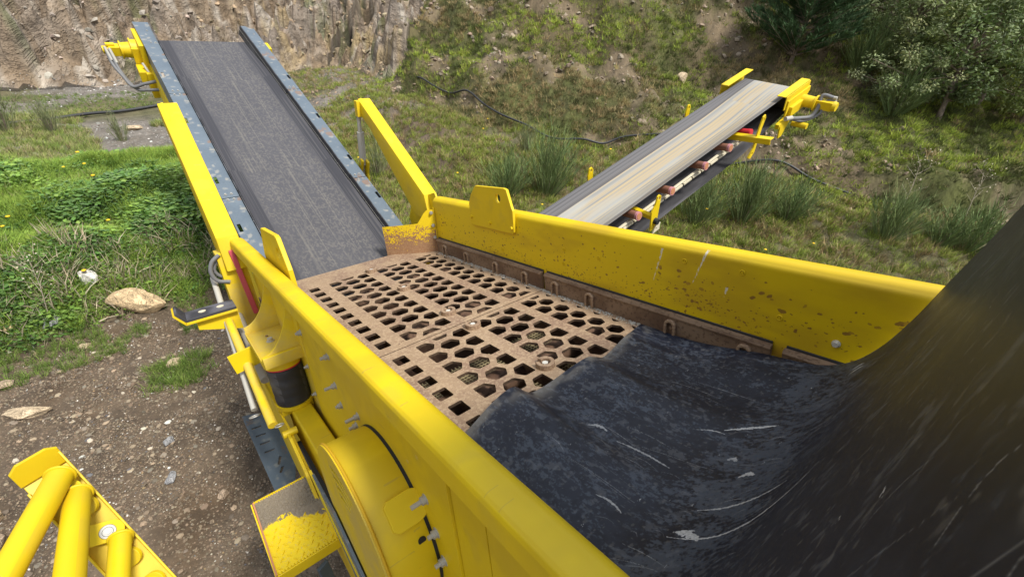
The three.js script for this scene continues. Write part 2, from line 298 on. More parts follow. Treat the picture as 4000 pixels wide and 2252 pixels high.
{
  const nx = gx.length, nz = gz.length, pos = new Float32Array(nx * nz * 3), col = new Float32Array(nx * nz * 3), uv = new Float32Array(nx * nz * 2), cls = new Uint8Array(nx * nz);
  for (let j = 0; j < nz; j++) for (let i = 0; i < nx; i++) {
    const k = j * nx + i, x = gx[i], z = gz[j], t = terrain(x, z);
    // tilt steep rock outwards a little so that faces are not plain curtains
    pos.set([x, t.h, z], k * 3);
    cls[k] = t.d > 0.15 ? (t.cliff > 0.5 ? 1 : 2) : 0;
    uv.set(cls[k] === 1 ? [x / 3.1 + z * 0.13, t.h / 3.1 + z * 0.1] : [x / 2.3, z / 2.3], k * 2);
    const n1 = fbm(x * 0.4, z * 0.4, 4, 0, 211), n2 = fbm(x * 1.7, z * 1.7, 4, 0, 213), n3 = fbm(x * 0.9 + t.h, z * 0.9 + t.h * 0.7, 4, 0, 215);
    let c;
    if (cls[k] === 1) {
      c = mix3([0.255, 0.19, 0.13], [0.285, 0.235, 0.195], sst(0.35, 0.65, n1)); { const q = cell(x * 2.1 + z, z * 1.9 + t.h, 7) * 0.5 + cell(x * 5 + t.h, z * 4.4, 8) * 0.5; c = mix3(c, q > 0.5 ? [0.42, 0.36, 0.30] : [0.13, 0.095, 0.065], Math.abs(q - 0.5) * 1.6); }
      c = mix3(c, [0.26, 0.185, 0.115], sst(0.5, 0.68, n3) * 0.75);
      c = mix3(c, [0.40, 0.30, 0.16], sst(0.52, 0.7, n2) * sst(3, 8, x) * 0.8);
      c = mix3(c, [0.62, 0.57, 0.50], sst(0.62, 0.72, fbm(x * 3, z * 3 + t.h, 3, 0, 221)) * 0.45);
      c = mix3(c, [0.085, 0.115, 0.03], sst(0.60, 0.72, fbm(x * 1.1, z * 1.1 + t.h, 4, 0, 217)) * 0.6);
    } else if (cls[k] === 2) {
      c = mix3([0.15, 0.115, 0.06], [0.115, 0.125, 0.035], sst(0.35, 0.65, n1));
      c = mix3(c, [0.22, 0.165, 0.105], sst(0.53, 0.66, n3 - 0.16 * sst(-7, -4, z) * sst(1.2, 1.8, t.d)) * 0.9);
      c = mix3(c, [0.07, 0.055, 0.03], sst(0.6, 0.75, n2) * 0.6);
    } else {
      const grassy = Math.max(t.bk, sst(5.2, 7.5, x + 0.1 * z) * mix(sst(0.5, 0.6, n1), 1, sst(-18, -14, z)), sst(-17.6, -19, z) * sst(0.40, 0.52, n1), 0);
      const soil = mix3(mix3([0.125, 0.09, 0.06], [0.19, 0.142, 0.098], sst(0.4, 0.7, n1)), [0.105, 0.066, 0.034], sst(0.5, 0.7, n2) * 0.7);
      const grav = mix3([0.17, 0.145, 0.12], [0.25, 0.23, 0.21], n2);
      c = mix3(soil, grav, sst(-13, -14.5, z) * 0.9);
      c = mix3(c, mix3([0.095, 0.105, 0.035], [0.17, 0.135, 0.08], n2), clamp(grassy));
    }
    col.set(c, k * 3);
  }
  const idx = [[], [], []];
  for (let j = 0; j < nz - 1; j++) for (let i = 0; i < nx - 1; i++) {
    const a = j * nx + i, b = a + 1, c = a + nx, d = c + 1, cl = Math.max(cls[a], cls[b], cls[c], cls[d]);
    idx[cl].push(a, c, b, b, c, d);
  }
  const whole = new THREE.BufferGeometry();
  whole.setAttribute('position', new THREE.BufferAttribute(pos, 3)); whole.setAttribute('color', new THREE.BufferAttribute(col, 3)); whole.setAttribute('uv', new THREE.BufferAttribute(uv, 2));
  whole.setIndex(idx.flat()); whole.computeVertexNormals();
  [['ground', soilMat, 'flat quarry floor of brown soil and gravel around the machine', 'ground'], ['cliff', cliffMat, 'bare tan and grey quarry rock face behind the wide belt', 'rock face'], ['hillside', turfMat, 'steep grassy rocky hillside rising behind and right of the machine', 'hillside']].forEach(([n, m, label, category], q) => {
    const g = new THREE.BufferGeometry();
    for (const at of ['position', 'color', 'uv', 'normal']) g.setAttribute(at, whole.getAttribute(at).clone());
    g.setIndex(idx[q]);
    const o = new THREE.Mesh(q === 1 ? (() => { const t = g.toNonIndexed(); t.computeVertexNormals(); return t; })() : g, m); o.name = n; o.userData = { kind: 'structure', label, category }; o.receiveShadow = o.castShadow = true; scene.add(o);
  });
}

// ------------------------------------------------------------------ object helpers
const taken = {};
const numbered = n => { if (!(n in taken)) { taken[n] = 0; return n; } return `${n}_${String(++taken[n]).padStart(3, '0')}`; };
function tag(o, label, category, group, kind) { o.userData = { label, category }; if (group) o.userData.group = group; if (kind) o.userData.kind = kind; return o; }
// uv in metres from the dominant axis of every triangle, then merge
function fin(list, su = 1, sv = su, axisLock = null) {
  const out = [].concat(list).map(g0 => {
    const g = g0.index ? g0.toNonIndexed() : g0.clone();
    for (const k of Object.keys(g.attributes)) if (k !== 'position' && k !== 'normal' && !(axisLock === 'keep' && k === 'uv')) g.deleteAttribute(k);
    if (axisLock === 'keep') return g;
    const p = g.attributes.position, uv = new Float32Array(p.count * 2), a = new THREE.Vector3(), b = new THREE.Vector3(), c = new THREE.Vector3();
    for (let i = 0; i < p.count; i += 3) {
      a.fromBufferAttribute(p, i); b.fromBufferAttribute(p, i + 1); c.fromBufferAttribute(p, i + 2);
      const n = b.clone().sub(a).cross(c.clone().sub(a)); const ax = Math.abs(n.x), ay = Math.abs(n.y), az = Math.abs(n.z);
      for (let k = 0; k < 3; k++) { const q = [a, b, c][k]; const w = ax >= ay && ax >= az ? [-q.z, q.y] : ay >= az ? [q.x, -q.z] : [q.x, q.y]; uv[(i + k) * 2] = w[0] * su; uv[(i + k) * 2 + 1] = w[1] * sv; }
    }
    g.setAttribute('uv', new THREE.BufferAttribute(uv, 2)); return g;
  });
  return out.length === 1 ? out[0] : mergeGeometries(out);
}
function mesh(name, geo, mat, parent) {
  const m = new THREE.Mesh(Array.isArray(geo) ? fin(geo) : geo, mat); m.name = name; m.castShadow = m.receiveShadow = true; if (parent) parent.add(m); return m;
}
// machine axes: D forward along the deck, A to the right, N up from the deck  ->  x = A, y = N, z = -D
const V = (D, A, N) => new THREE.Vector3(A, N, -D);
function box(D0, D1, A0, A1, N0, N1, r = 0.004) {
  const w = Math.abs(A1 - A0), h = Math.abs(N1 - N0), d = Math.abs(D1 - D0);
  const g = r > 0 && Math.min(w, h, d) > 2.5 * r ? new RoundedBoxGeometry(w, h, d, 1, r) : new THREE.BoxGeometry(w, h, d);
  g.translate((A0 + A1) / 2, (N0 + N1) / 2, -(D0 + D1) / 2); return g;
}
function bar(p, q, w, h, up = new THREE.Vector3(0, 1, 0), r = 0.004) {           // box beam from p to q, w sideways, h along up
  const d = q.clone().sub(p), L = d.length(); d.normalize();
  const x = new THREE.Vector3().crossVectors(up, d).normalize(), y = new THREE.Vector3().crossVectors(d, x);
  const g = r > 0 && Math.min(w, h, L) > 2.5 * r ? new RoundedBoxGeometry(w, h, L, 1, r) : new THREE.BoxGeometry(w, h, L);
  g.applyMatrix4(new THREE.Matrix4().makeBasis(x, y, d).setPosition(p.clone().add(q).multiplyScalar(0.5))); return g;
}
function rod(p, q, r0, r1 = r0, seg = 20, open = false) {
  const d = q.clone().sub(p), L = d.length(); const g = new THREE.CylinderGeometry(r1, r0, L, seg, 1, open);
  g.applyQuaternion(new THREE.Quaternion().setFromUnitVectors(new THREE.Vector3(0, 1, 0), d.normalize())); const c = p.clone().add(q).multiplyScalar(0.5); g.translate(c.x, c.y, c.z); return g;
}
const pipe = (pts, r, seg = 48, rs = 10) => new THREE.TubeGeometry(new THREE.CatmullRomCurve3(pts), seg, r, rs, false);
const shape = pts => new THREE.Shape(pts.map(p => new THREE.Vector2(p[0], p[1])));
const ext = (s, depth, bevel = 0, curve = 8) => new THREE.ExtrudeGeometry(s, { depth, bevelEnabled: bevel > 0, bevelSize: bevel, bevelThickness: bevel, bevelSegments: 2, bevelOffset: -bevel, curveSegments: curve });
const alongD = (pts, D0, D1) => { const g = ext(shape(pts), D1 - D0); g.translate(0, 0, -D1); return g; };                       // profile in (A, N)
const alongA = (s, A0, A1, bevel = 0.002, curve = 16) => { const g = ext(s instanceof THREE.Shape ? s : shape(s), A1 - A0, bevel, curve); g.rotateY(Math.PI / 2); g.translate(A0, 0, 0); return g; };   // profile in (D, N)
const alongN = (s, N0, N1, bevel = 0, curve = 6) => { const g = ext(s instanceof THREE.Shape ? s : shape(s), N1 - N0, bevel, curve); g.rotateX(-Math.PI / 2); g.translate(0, N0, 0); return g; };   // plan in (A, D)
function hole(s, cx, cy, rx, ry = rx, n = 16) { const p = new THREE.Path(); for (let i = 0; i < n; i++) { const t = i / n * 2 * Math.PI; p[i ? 'lineTo' : 'moveTo'](cx + rx * Math.cos(t), cy - ry * Math.sin(t)); } p.closePath(); s.holes.push(p); }
function polyHole(s, pts, r = 0) {
  const p = new THREE.Path(), n = pts.length;
  for (let i = 0; i < n; i++) {
    const a = pts[(i + n - 1) % n], b = pts[i], c = pts[(i + 1) % n], l1 = Math.hypot(a[0] - b[0], a[1] - b[1]), l2 = Math.hypot(c[0] - b[0], c[1] - b[1]), k1 = Math.min(r, l1 * 0.45) / l1, k2 = Math.min(r, l2 * 0.45) / l2;
    const s0 = [b[0] + (a[0] - b[0]) * k1, b[1] + (a[1] - b[1]) * k1], s1 = [b[0] + (c[0] - b[0]) * k2, b[1] + (c[1] - b[1]) * k2];
    p[i ? 'lineTo' : 'moveTo'](s0[0], s0[1]);
    for (let q = 1; q <= 3; q++) { const t = q / 3; p.lineTo((1 - t) * (1 - t) * s0[0] + 2 * t * (1 - t) * b[0] + t * t * s1[0], (1 - t) * (1 - t) * s0[1] + 2 * t * (1 - t) * b[1] + t * t * s1[1]); }
  }
  p.closePath(); s.holes.push(p);
}
const boltParts = (r, shank) => { const g = [new THREE.CylinderGeometry(r, r, r * 1.1, 6).translate(0, r * 0.75, 0), new THREE.CylinderGeometry(r * 1.35, r * 1.35, r * 0.25, 16).translate(0, r * 0.12, 0)]; if (shank) g.push(new THREE.CylinderGeometry(r * 0.55, r * 0.55, shank, 12).translate(0, r + shank / 2, 0)); return g; };
const boltGeo = {};
function bolt(parent, p, dir, r, mat, shank = 0, name = 'bolt') {
  const k = r + '/' + shank; boltGeo[k] ||= fin(boltParts(r, shank));
  const m = mesh(name, boltGeo[k], mat, parent); m.position.copy(p); m.quaternion.setFromUnitVectors(new THREE.Vector3(0, 1, 0), dir.clone().normalize()); m.rotateY(p.x * 9 + p.z * 5); return m;
}
const LEFT = new THREE.Vector3(-1, 0, 0), UP = new THREE.Vector3(0, 1, 0);

// ------------------------------------------------------------------ the screening machine
const TILT = THREE.MathUtils.degToRad(14.8), RISE = THREE.MathUtils.degToRad(31.25);
const machine = tag(new THREE.Group(), 'big yellow mobile screening machine with perforated deck, black mat and two belts', 'screening machine');
machine.name = 'screening_machine'; scene.add(machine);
const onDeck = o => { o.position.set(0, 2.9, 0); o.rotation.x = -TILT; machine.add(o); return o; };
const part = (name, geo, mat) => onDeck(mesh(name, geo, mat));
const partGroup = (name) => { const g = new THREE.Group(); g.name = name; return onDeck(g); };
const lab = (o, l) => { o.userData.label = l; return o; };

// deck: two punched plates
const P = 0.1425;
const sections = [[0.884, 1.045, 1.200], [1.291, 1.4445, 1.592], [1.670, 1.800, 1.9]];
function deckPlate(D0, D1, rect0, row0, mid0, parentName) {
  const s = shape([[0.425, D0], [1.952, D0], [1.952, D1], [0.425, D1]]);
  const clip = (pts, lo, hi) => { let p = pts; for (const [sg, lim] of [[1, lo], [-1, hi]]) { const o = []; for (let i = 0; i < p.length; i++) { const a = p[i], b = p[(i + 1) % p.length], da = sg * (a[1] - lim), db = sg * (b[1] - lim); if (da >= 0) o.push(a); if (da * db < 0) { const t = da / (da - db); o.push([mix(a[0], b[0], t), mix(a[1], b[1], t)]); } } p = o; if (p.length < 3) return null; } let ar = 0; for (let i = 0; i < p.length; i++) { const a = p[i], b = p[(i + 1) % p.length]; ar += a[0] * b[1] - a[1] * b[0]; } return Math.abs(ar / 2) > 0.0007 ? p.reverse() : null; };
  const lo = D0 + 0.035, hi = D1 > 3 ? 3.58 : D1 - 0.035, f = 0.0495, hx = 0.0615, fl = 0.034;
  const add = (pts) => { const q = clip(pts, lo, hi); if (q) polyHole(s, q, 0.009); };
  for (let k = -2; k < 16; k++) {
    const cr = rect0 - P * k, cl = row0 - P * k, cm = mid0 - P * k;
    add([[0.724, cr - 0.043], [0.798, cr - 0.043], [0.798, cr + 0.043], [0.724, cr + 0.043]]);
    sections.forEach(([a0, am, a1], i) => {
      const mids = [[am - hx, cm], [am - fl, cm - f], [am + fl, cm - f], [am + hx, cm], [am + fl, cm + f], [am - fl, cm + f]];
      add(i === 2 ? mids.map(p => [am + (p[0] - am) * 0.8, p[1]]) : mids);
      add([[a0, cl - f], [a0 + 0.066, cl - f], [a0 + 0.097, cl], [a0 + 0.066, cl + f], [a0, cl + f]]);
      if (i < 2) add([[a1, cl + f], [a1 - 0.066, cl + f], [a1 - 0.095, cl], [a1 - 0.066, cl - f], [a1, cl - f]]);
      else add([[1.866, cl], [1.889, cl - 0.034], [1.893, cl + 0.034]]);
    });
  }
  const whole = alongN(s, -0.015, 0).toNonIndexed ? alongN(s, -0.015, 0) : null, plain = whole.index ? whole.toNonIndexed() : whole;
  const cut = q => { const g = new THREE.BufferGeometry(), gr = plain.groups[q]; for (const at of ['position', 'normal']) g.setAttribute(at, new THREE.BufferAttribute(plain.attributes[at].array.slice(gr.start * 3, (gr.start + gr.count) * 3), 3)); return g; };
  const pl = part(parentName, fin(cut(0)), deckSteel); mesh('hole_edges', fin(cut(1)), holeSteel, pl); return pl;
}
const farPlate = deckPlate(2.1235, 3.874, 3.5225, 3.515, 3.444, 'deck_plate');
lab(farPlate, 'far brown perforated plate next to the wide belt');
const nearPlate = deckPlate(0.42, 2.1165, 1.9985, 1.880, 1.9545, 'deck_plate');
lab(nearPlate, 'near brown perforated plate running under the black mat');
const ringGeo = (() => { const s = new THREE.Shape(); s.absarc(0, 0, 0.049, 0.5, 0.5 + 1.78 * Math.PI, false); s.absarc(0, 0, 0.027, 0.5 + 1.78 * Math.PI, 0.5, true); const g = ext(s, 0.024, 0.005, 24); g.rotateX(-Math.PI / 2); return fin(g); })();
for (const [pl, D, turn] of [[farPlate, 3.573, 0.4], [farPlate, 2.956, 2.2], [farPlate, 2.315, 1.2], [nearPlate, 2.033, 1.4], [nearPlate, 1.397, 1.9]]) {
  const r = mesh('clamp_ring', ringGeo, deckSteel, pl); r.position.copy(V(D, 1.258, 0)); r.rotation.y = turn;
  bolt(pl, V(D, 1.258, 0.0), UP, 0.016, paleHead);
}
{ // weld marks on the far plate corner
  for (const q of [[2.175, 0.83, 0.012], [2.19, 0.855, 0.02]]) mesh('weld_mark', [box(q[0], q[0] + 0.004, q[1], q[1] + q[2], -0.002, 0.0015, 0)], linerSteel, farPlate);
}
part('deck_end_lip', [box(3.8745, 3.90, 0.425, 1.72, -0.06, -0.002)], deckSteel);
// below the deck: coated cross tubes, lower mesh, side and end walls
for (const D of [0.75, 1.6, 2.42, 3.3]) part('cross_tube', fin([rod(V(D, 0.42, -0.13), V(D, 1.955, -0.13), 0.075, 0.075, 24)]), brownCoat);
for (const A of [0.83, 1.245, 1.63]) part('deck_bearer', [box(0.3, 3.86, A, A + 0.03, -0.12, -0.0255)], brownCoat);
{
  const wires = [];
  for (let A = 0.43; A < 1.95; A += 0.026) wires.push(new THREE.BoxGeometry(0.0055, 0.0055, 1.75).translate(A, -0.27, -1.23));
  for (let D = 0.36; D < 2.1; D += 0.026) wires.push(new THREE.BoxGeometry(1.52, 0.0055, 0.0055).translate(1.19, -0.266, -D));
  const wm = part('lower_wire_mesh', fin(wires), std({ color: new THREE.Color(0.34, 0.28, 0.16), roughness: 0.6, metalness: 0 })); wm.userData.kind = 'stuff';
}
for (const A of [0.405, 1.965]) part('box_side', [box(-0.24, 3.84, A, A + 0.01, -0.95, -0.033, 0)], brownCoat);
part('screen_floor', [box(-0.2, 3.85, 0.42, 1.95, -0.95, -0.93)], brownCoat);
part('end_wall', [box(-0.26, -0.235, 0.42, 1.96, -0.95, -0.03)], brownCoat);
part('discharge_wall', [box(3.82, 3.845, 0.42, 1.96, -0.95, -0.30)], brownCoat);

// side walls with rolled top flange
function wallProfile(sg, A, t) {      // sg +1: flange turned to +A ; points in (A, N)
  const out = [], inn = [], r = 0.045, top = 0.51, x = d => A + sg * d;
  out.push([x(0), -0.03]); for (let i = 0; i <= 8; i++) { const a = i / 8 * Math.PI / 2; out.push([x(r - r * Math.cos(a)), top - r + r * Math.sin(a)]); }
  for (let i = 0; i <= 6; i++) { const a = i / 6 * Math.PI / 2, q = 0.022; out.push([x(0.1 - q + q * Math.sin(a)), top - q + q * Math.cos(a)]); }
  out.push([x(0.1), 0.43], [x(0.1 - t), 0.43], [x(0.1 - t), top - t], [x(r), top - t], [x(t), top - r], [x(t), -0.95]);
  return sg > 0 ? out : out.map(p => p).reverse();
}
const creaseFin = (g) => toCreasedNormals(fin(g), 0.7);
const rightWall = part('right_wall', (() => { const g = toCreasedNormals(fin(alongD(wallProfile(1, 1.965, 0.01), -0.24, 3.6), 1), 0.7); const uv = g.attributes.uv, p = g.attributes.position; for (let i = 0; i < uv.count; i++) uv.setXY(i, -p.getZ(i) / 4, Math.min(0.985, p.getY(i) + 0.4)); return g; })(), wallPaint);
lab(rightWall, 'inner side wall with stone chips and rust spots');
const leftWall = part('left_wall', creaseFin(alongD(wallProfile(-1, 0.415, 0.01), -0.24, 3.6)), yellow);
lab(leftWall, 'near side wall with a smooth rolled yellow top rail');
for (const [D, N] of [[1.087, 0.425], [0.801, 0.43], [1.936, 0.326], [1.944, 0.227], [1.645, 0.328], [0.62, 0.26], [2.6, 0.2], [3.3, 0.19]]) mesh('dimple_bolt', fin([new THREE.TorusGeometry(0.011, 0.0025, 8, 20).rotateY(Math.PI / 2), new THREE.CylinderGeometry(0.005, 0.005, 0.006, 10).rotateZ(Math.PI / 2)]), yellow, rightWall).position.copy(V(D, 1.963, N));
bolt(rightWall, V(0.40, 1.963, 0.215), LEFT, 0.012, paleHead);
// bolted wear bars along the foot of the right wall
function wearBar(D0, D1, lugs, N0 = 0.0, N1 = 0.126) {
  const t = (D) => 0; const p = part('wear_bar', fin(alongD([[1.954, N0], [1.938, N0], [1.932, N1 - 0.03], [1.926, N1 - 0.012], [1.932, N1], [1.954, N1 + 0.004]], D0, D1)), linerSteel);
  mesh('rubber_backing', [box(D0 + 0.004, D1 - 0.004, 1.9545, 1.9645, N0 + 0.002, N1 + 0.014, 0.002)], rubber, p);
  for (const D of lugs) {
    const s = new THREE.Shape(); s.moveTo(-0.031, -0.045); s.lineTo(-0.031, 0.012); s.absarc(0, 0.012, 0.031, Math.PI, 0, true); s.lineTo(0.031, -0.045); s.lineTo(0.016, -0.045); s.lineTo(0.016, 0.012); s.absarc(0, 0.012, 0.016, 0, Math.PI, false); s.lineTo(-0.016, -0.045);
    const u = mesh('weld_collar', fin(ext(s, 0.02, 0.004, 16).scale(1.1, 1.1, 1).rotateY(-Math.PI / 2)), deckSteel, p); u.position.copy(V(D, 1.938, 0.051));
    bolt(p, V(D, 1.942, 0.047), LEFT, 0.0095, D > 3.4 ? paleHead : linerSteel);
  }
}
wearBar(2.135, 3.585, [3.433, 3.077, 2.665, 2.311]);
wearBar(0.625, 2.105, [1.995, 1.688, 1.12, 0.733]);
wearBar(-0.2, 0.575, []);
part('left_wear_bar', fin(alongD([[0.426, 0], [0.440, 0], [0.446, 0.09], [0.452, 0.108], [0.426, 0.112]], -0.2, 3.585)), linerSteel);
// spilled grit along the foot of the wear bars
{
  const g = new THREE.DodecahedronGeometry(1, 0), list = [];
  for (let i = 0; i < 900; i++) { const s = rr(0.002, 0.006) * (rnd() < 0.1 ? 1.6 : 1); list.push(g.clone().scale(s, s * 0.7, s).rotateY(rr(0, 6)).translate(1.935 - Math.abs(rr(-1, 1) * rr(0, 1)) * 0.05, 0.001, -rr(1.1, 3.55))); }
  part('spilled_grit', fin(list), creamGrey).userData.kind = 'stuff';
}
// lifting lugs
const lugRight = part('lifting_lug', (() => { const s = shape([[2.966, 0.355], [2.966, 0.53], [2.93, 0.60], [2.862, 0.672], [2.85, 0.678], [2.50, 0.684], [2.47, 0.676], [2.425, 0.55], [2.414, 0.53], [2.414, 0.37], [2.43, 0.357]]); hole(s, 2.575, 0.604, 0.030, 0.033, 24); return fin(alongA(s, 1.944, 1.962, 0.003)); })(), yellow);
lab(lugRight, 'lifting lug with a round hole on the far side wall');
for (const [D, N] of [[2.945, 0.425], [2.70, 0.405], [2.435, 0.40]]) bolt(lugRight, V(D, 1.944, N), LEFT, 0.013, yellow);
const lugLeft = part('lifting_lug', (() => { const s = shape([[2.99, 0.34], [2.99, 0.50], [2.88, 0.672], [2.86, 0.68], [2.52, 0.69], [2.49, 0.682], [2.41, 0.52], [2.40, 0.34]]); hole(s, 2.545, 0.585, 0.034, 0.034, 24); return fin(alongA(s, 0.423, 0.441, 0.003)); })(), yellow);
lab(lugLeft, 'lifting lug on the near side wall, seen edge on');
// wing plate at the far right corner
const wing = part('wing_plate', (() => {
  const g = new THREE.PlaneGeometry(1, 1, 14, 10), p = g.attributes.position, uv = g.attributes.uv;
  for (let i = 0; i < p.count; i++) { const u = p.getX(i) + 0.5, v = p.getY(i) + 0.5; const top = u < 0.66 ? 0.27 + 0.02 * u : 0.283 + 0.12 * sst(0.6, 0.88, u); const N = mix(-0.03, top, v); const D = mix(3.93, 3.60, u) - 0.03 * Math.sin(Math.PI * u), A = mix(1.57, 1.955, u); p.setXYZ(i, A, N, -D); uv.setXY(i, u, (N + 0.05) / 0.5); }
  const b = g.clone(); b.translate(0.006, 0, -0.008); const m = mergeGeometries([g, b]).toNonIndexed(); m.computeVertexNormals(); return m;
})(), wingPaint);
for (const [D, A, N] of [[3.605, 1.932, 0.375], [3.605, 1.935, 0.255], [3.607, 1.938, 0.14]]) bolt(wing, V(D, A, N), new THREE.Vector3(-0.6, 0, 0.8), 0.012, galv);
part('wing_rim', fin([rod(V(3.60, 1.957, -0.01), V(3.60, 1.957, 0.42), 0.006, 0.006, 8)]), yellow);

// outer cladding of the left wall: bolted plate and nearer panel
const clad = part('side_plate', fin(alongA([[2.44, -0.6], [2.42, -0.2], [2.31, 0.44], [0.875, 0.44], [0.875, -0.75], [2.44, -0.75]], 0.388, 0.4035)), yellow);
for (const [D, N, sh] of [[1.875, 0.246, 0.018], [1.886, 0.085, 0.03], [1.871, -0.018, 0.012], [1.623, 0.058, 0.034], [1.684, -0.027, 0.018], [1.046, 0.054, 0.032], [1.008, -0.064, 0.016], [0.989, -0.179, 0.018], [2.36, 0.19, 0.012]]) bolt(clad, V(D, 0.388, N), LEFT, 0.0145, dullBolt, sh * 1.25);
for (const [D, N] of [[1.05, 0.226], [1.139, 0.148]]) mesh('plug_hole', fin([new THREE.CylinderGeometry(0.008, 0.008, 0.003, 12).rotateZ(Math.PI / 2)]), yellowDirty, clad).position.copy(V(D, 0.387, N));
part('side_panel', [box(0.704, 0.872, 0.396, 0.404, -0.75, 0.44, 0.002), box(-0.2, 0.698, 0.396, 0.404, -0.75, 0.44, 0.002)], yellow);
part('side_channel', [box(2.442, 3.58, 0.392, 0.404, -0.85, 0.40, 0.002)], yellowDirty);
for (const [D, N] of [[2.47, -0.071], [2.473, -0.261]]) bolt(clad, V(D, 0.391, N), LEFT, 0.011, dullBolt, 0.012);

// exciter housing (drum) on the left wall
const drum = part('drum_housing', (() => { const s = new THREE.Shape(); s.absarc(1.358, -0.223, 0.34, 0, 2 * Math.PI, false); const q = s; return toCreasedNormals(fin(alongA(q, 0.222, 0.374, 0.004, 64)), 0.6); })(), yellow);
{
  const s = new THREE.Shape(); s.absarc(1.358, -0.223, 0.347, 0, 2 * Math.PI, false);
  const rings = [[0.265, 1.15, 2.05], [0.225, 1.1, 2.0], [0.185, 1.05, 1.95], [0.145, 1.0, 1.9]];
  for (const [r, a0, a1] of rings) { const p = new THREE.Path(); p.absarc(1.358, -0.223, r + 0.011, a1, a0, true); p.absarc(1.358, -0.223, r - 0.011, a0, a1, false); p.closePath(); s.holes.push(p); }
  mesh('drum_gap_shade', (() => { const q = new THREE.Shape(); q.absarc(1.358, -0.223, 0.3415, 0, 2 * Math.PI, false); return fin(alongA(q, 0.3742, 0.3872, 0, 48)); })(), black, drum);  // black disc added to paint the shade in the gap between drum and wall
  mesh('drum_cover', fin(alongA(s, 0.205, 0.213, 0.001, 64)), yellowDirty, drum);
  const back = new THREE.Shape(); back.absarc(1.358, -0.223, 0.32, 0, 2 * Math.PI, false); mesh('drum_inside', fin(alongA(back, 0.2155, 0.2175, 0, 32)), black, drum);
  mesh('cover_rim', fin([new THREE.TorusGeometry(0.347, 0.005, 8, 72).rotateY(Math.PI / 2).translate(0.214, -0.223, -1.358)]), std({ color: new THREE.Color(0.6, 0.36, 0.01), roughness: 0.7 }), drum);
  // lug plate welded on the drum, with its bolt
  const lug = new THREE.Shape(); lug.moveTo(-0.05, -0.055); lug.lineTo(0.02, -0.055); lug.absarc(0.02, 0, 0.055, -Math.PI / 2, Math.PI / 2, false); lug.lineTo(-0.05, 0.055); lug.lineTo(-0.065, 0.04); lug.lineTo(-0.065, -0.04);
  const ang = 0.72, lp = mesh('drum_lug', fin(ext(lug, 0.014, 0.003, 16)), yellow, drum);
  const dir = new THREE.Vector3(0, Math.sin(ang), Math.cos(ang));        // outward, towards -D and up
  lp.matrixAutoUpdate = true; const m4 = new THREE.Matrix4().makeBasis(new THREE.Vector3(1, 0, 0), new THREE.Vector3().crossVectors(dir, new THREE.Vector3(1, 0, 0)), dir).setPosition(V(1.358, 0.335, -0.223).addScaledVector(dir, 0.338));
  lp.position.setFromMatrixPosition(m4); lp.quaternion.setFromRotationMatrix(m4);
  mesh('drum_port', fin([new THREE.CylinderGeometry(0.014, 0.014, 0.006, 16).rotateX(Math.PI / 2)]), black, drum).position.copy(V(1.358, 0.345, -0.223).add(new THREE.Vector3(0, Math.sin(0.38), Math.cos(0.38)).multiplyScalar(0.34)));
}
// spring bracket, spring and chassis side beam
const bracket = part('spring_bracket', (() => {
  const gus = new THREE.Shape(); gus.moveTo(0.40, 0.40); gus.quadraticCurveTo(0.33, 0.06, 0.19, 0.045); gus.lineTo(0.19, -0.012); gus.lineTo(0.40, -0.012);
  const gusset = D => { const g = ext(gus, 0.012, 0.0015, 20); g.translate(0, 0, -D); return g; };
  return toCreasedNormals(fin([box(2.54, 3.06, 0.19, 0.40, -0.012, 0.0), gusset(3.07), gusset(2.54), box(2.50, 2.528, 0.19, 0.40, -0.02, 0.05), box(2.54, 3.06, 0.186, 0.192, -0.03, 0.012)]), 0.5);
})(), yellowDirty);
bolt(bracket, V(2.83, 0.288, 0.0), UP, 0.017, dullBolt);
mesh('small_bolt', fin([new THREE.CylinderGeometry(0.007, 0.007, 0.008, 10)]), linerSteel, bracket).position.copy(V(2.92, 0.285, 0.004));
const spring = part('rubber_spring', (() => { const pts = [[0.001, -0.335], [0.094, -0.335]]; for (let i = 0; i <= 24; i++) { const t = i / 24; pts.push([0.096 + 0.0025 * Math.abs(Math.sin(t * Math.PI * 4)), -0.33 + t * 0.235]); } pts.push([0.09, -0.09], [0.001, -0.09]); const g = new THREE.LatheGeometry(pts.map(p => new THREE.Vector2(p[0], p[1])), 36); return toCreasedNormals(fin(g.translate(0.296, 0, -2.65)), 0.9); })(), rubber);
mesh('spring_seat', fin([new THREE.CylinderGeometry(0.104, 0.104, 0.022, 36).translate(0.296, -0.347, -2.65)]), yellow, spring);
mesh('spring_gasket', fin([new THREE.CylinderGeometry(0.096, 0.096, 0.01, 36).translate(0.296, -0.083, -2.65)]), redPaint, spring);
mesh('spring_cap', fin([new THREE.CylinderGeometry(0.10, 0.10, 0.06, 36).translate(0.296, -0.047, -2.65)]), yellow, spring);
part('chassis_beam', [box(1.2, 2.72, 0.252, 0.366, -0.62, -0.36, 0.012), box(2.60, 2.76, 0.205, 0.386, -0.40, -0.3585, 0.004)], yellow);
part('chassis_side', fin(alongA([[3.3, -0.38], [2.45, -0.40], [2.1, -0.52], [1.2, -0.52], [0.2, -0.62], [0.2, -1.0], [3.3, -0.9]], 0.198, 0.206)), yellow);
const guard = part('belt_guard', fin(alongA([[2.02, -0.40], [1.92, -0.345], [1.62, -0.345], [1.0, -0.66], [0.6, -0.95], [0.55, -1.05], [0.8, -1.05]], 0.188, 0.196)), blueSteel);
mesh('guard_edge', fin([bar(V(1.96, 0.186, -0.35), V(0.9, 0.186, -0.74), 0.012, 0.018, UP, 0)]), yellow, guard);
part('pipe_clamp', fin([rod(V(2.42, 0.16, -0.40), V(2.42, 0.235, -0.40), 0.022, 0.022, 16)]), yellow);
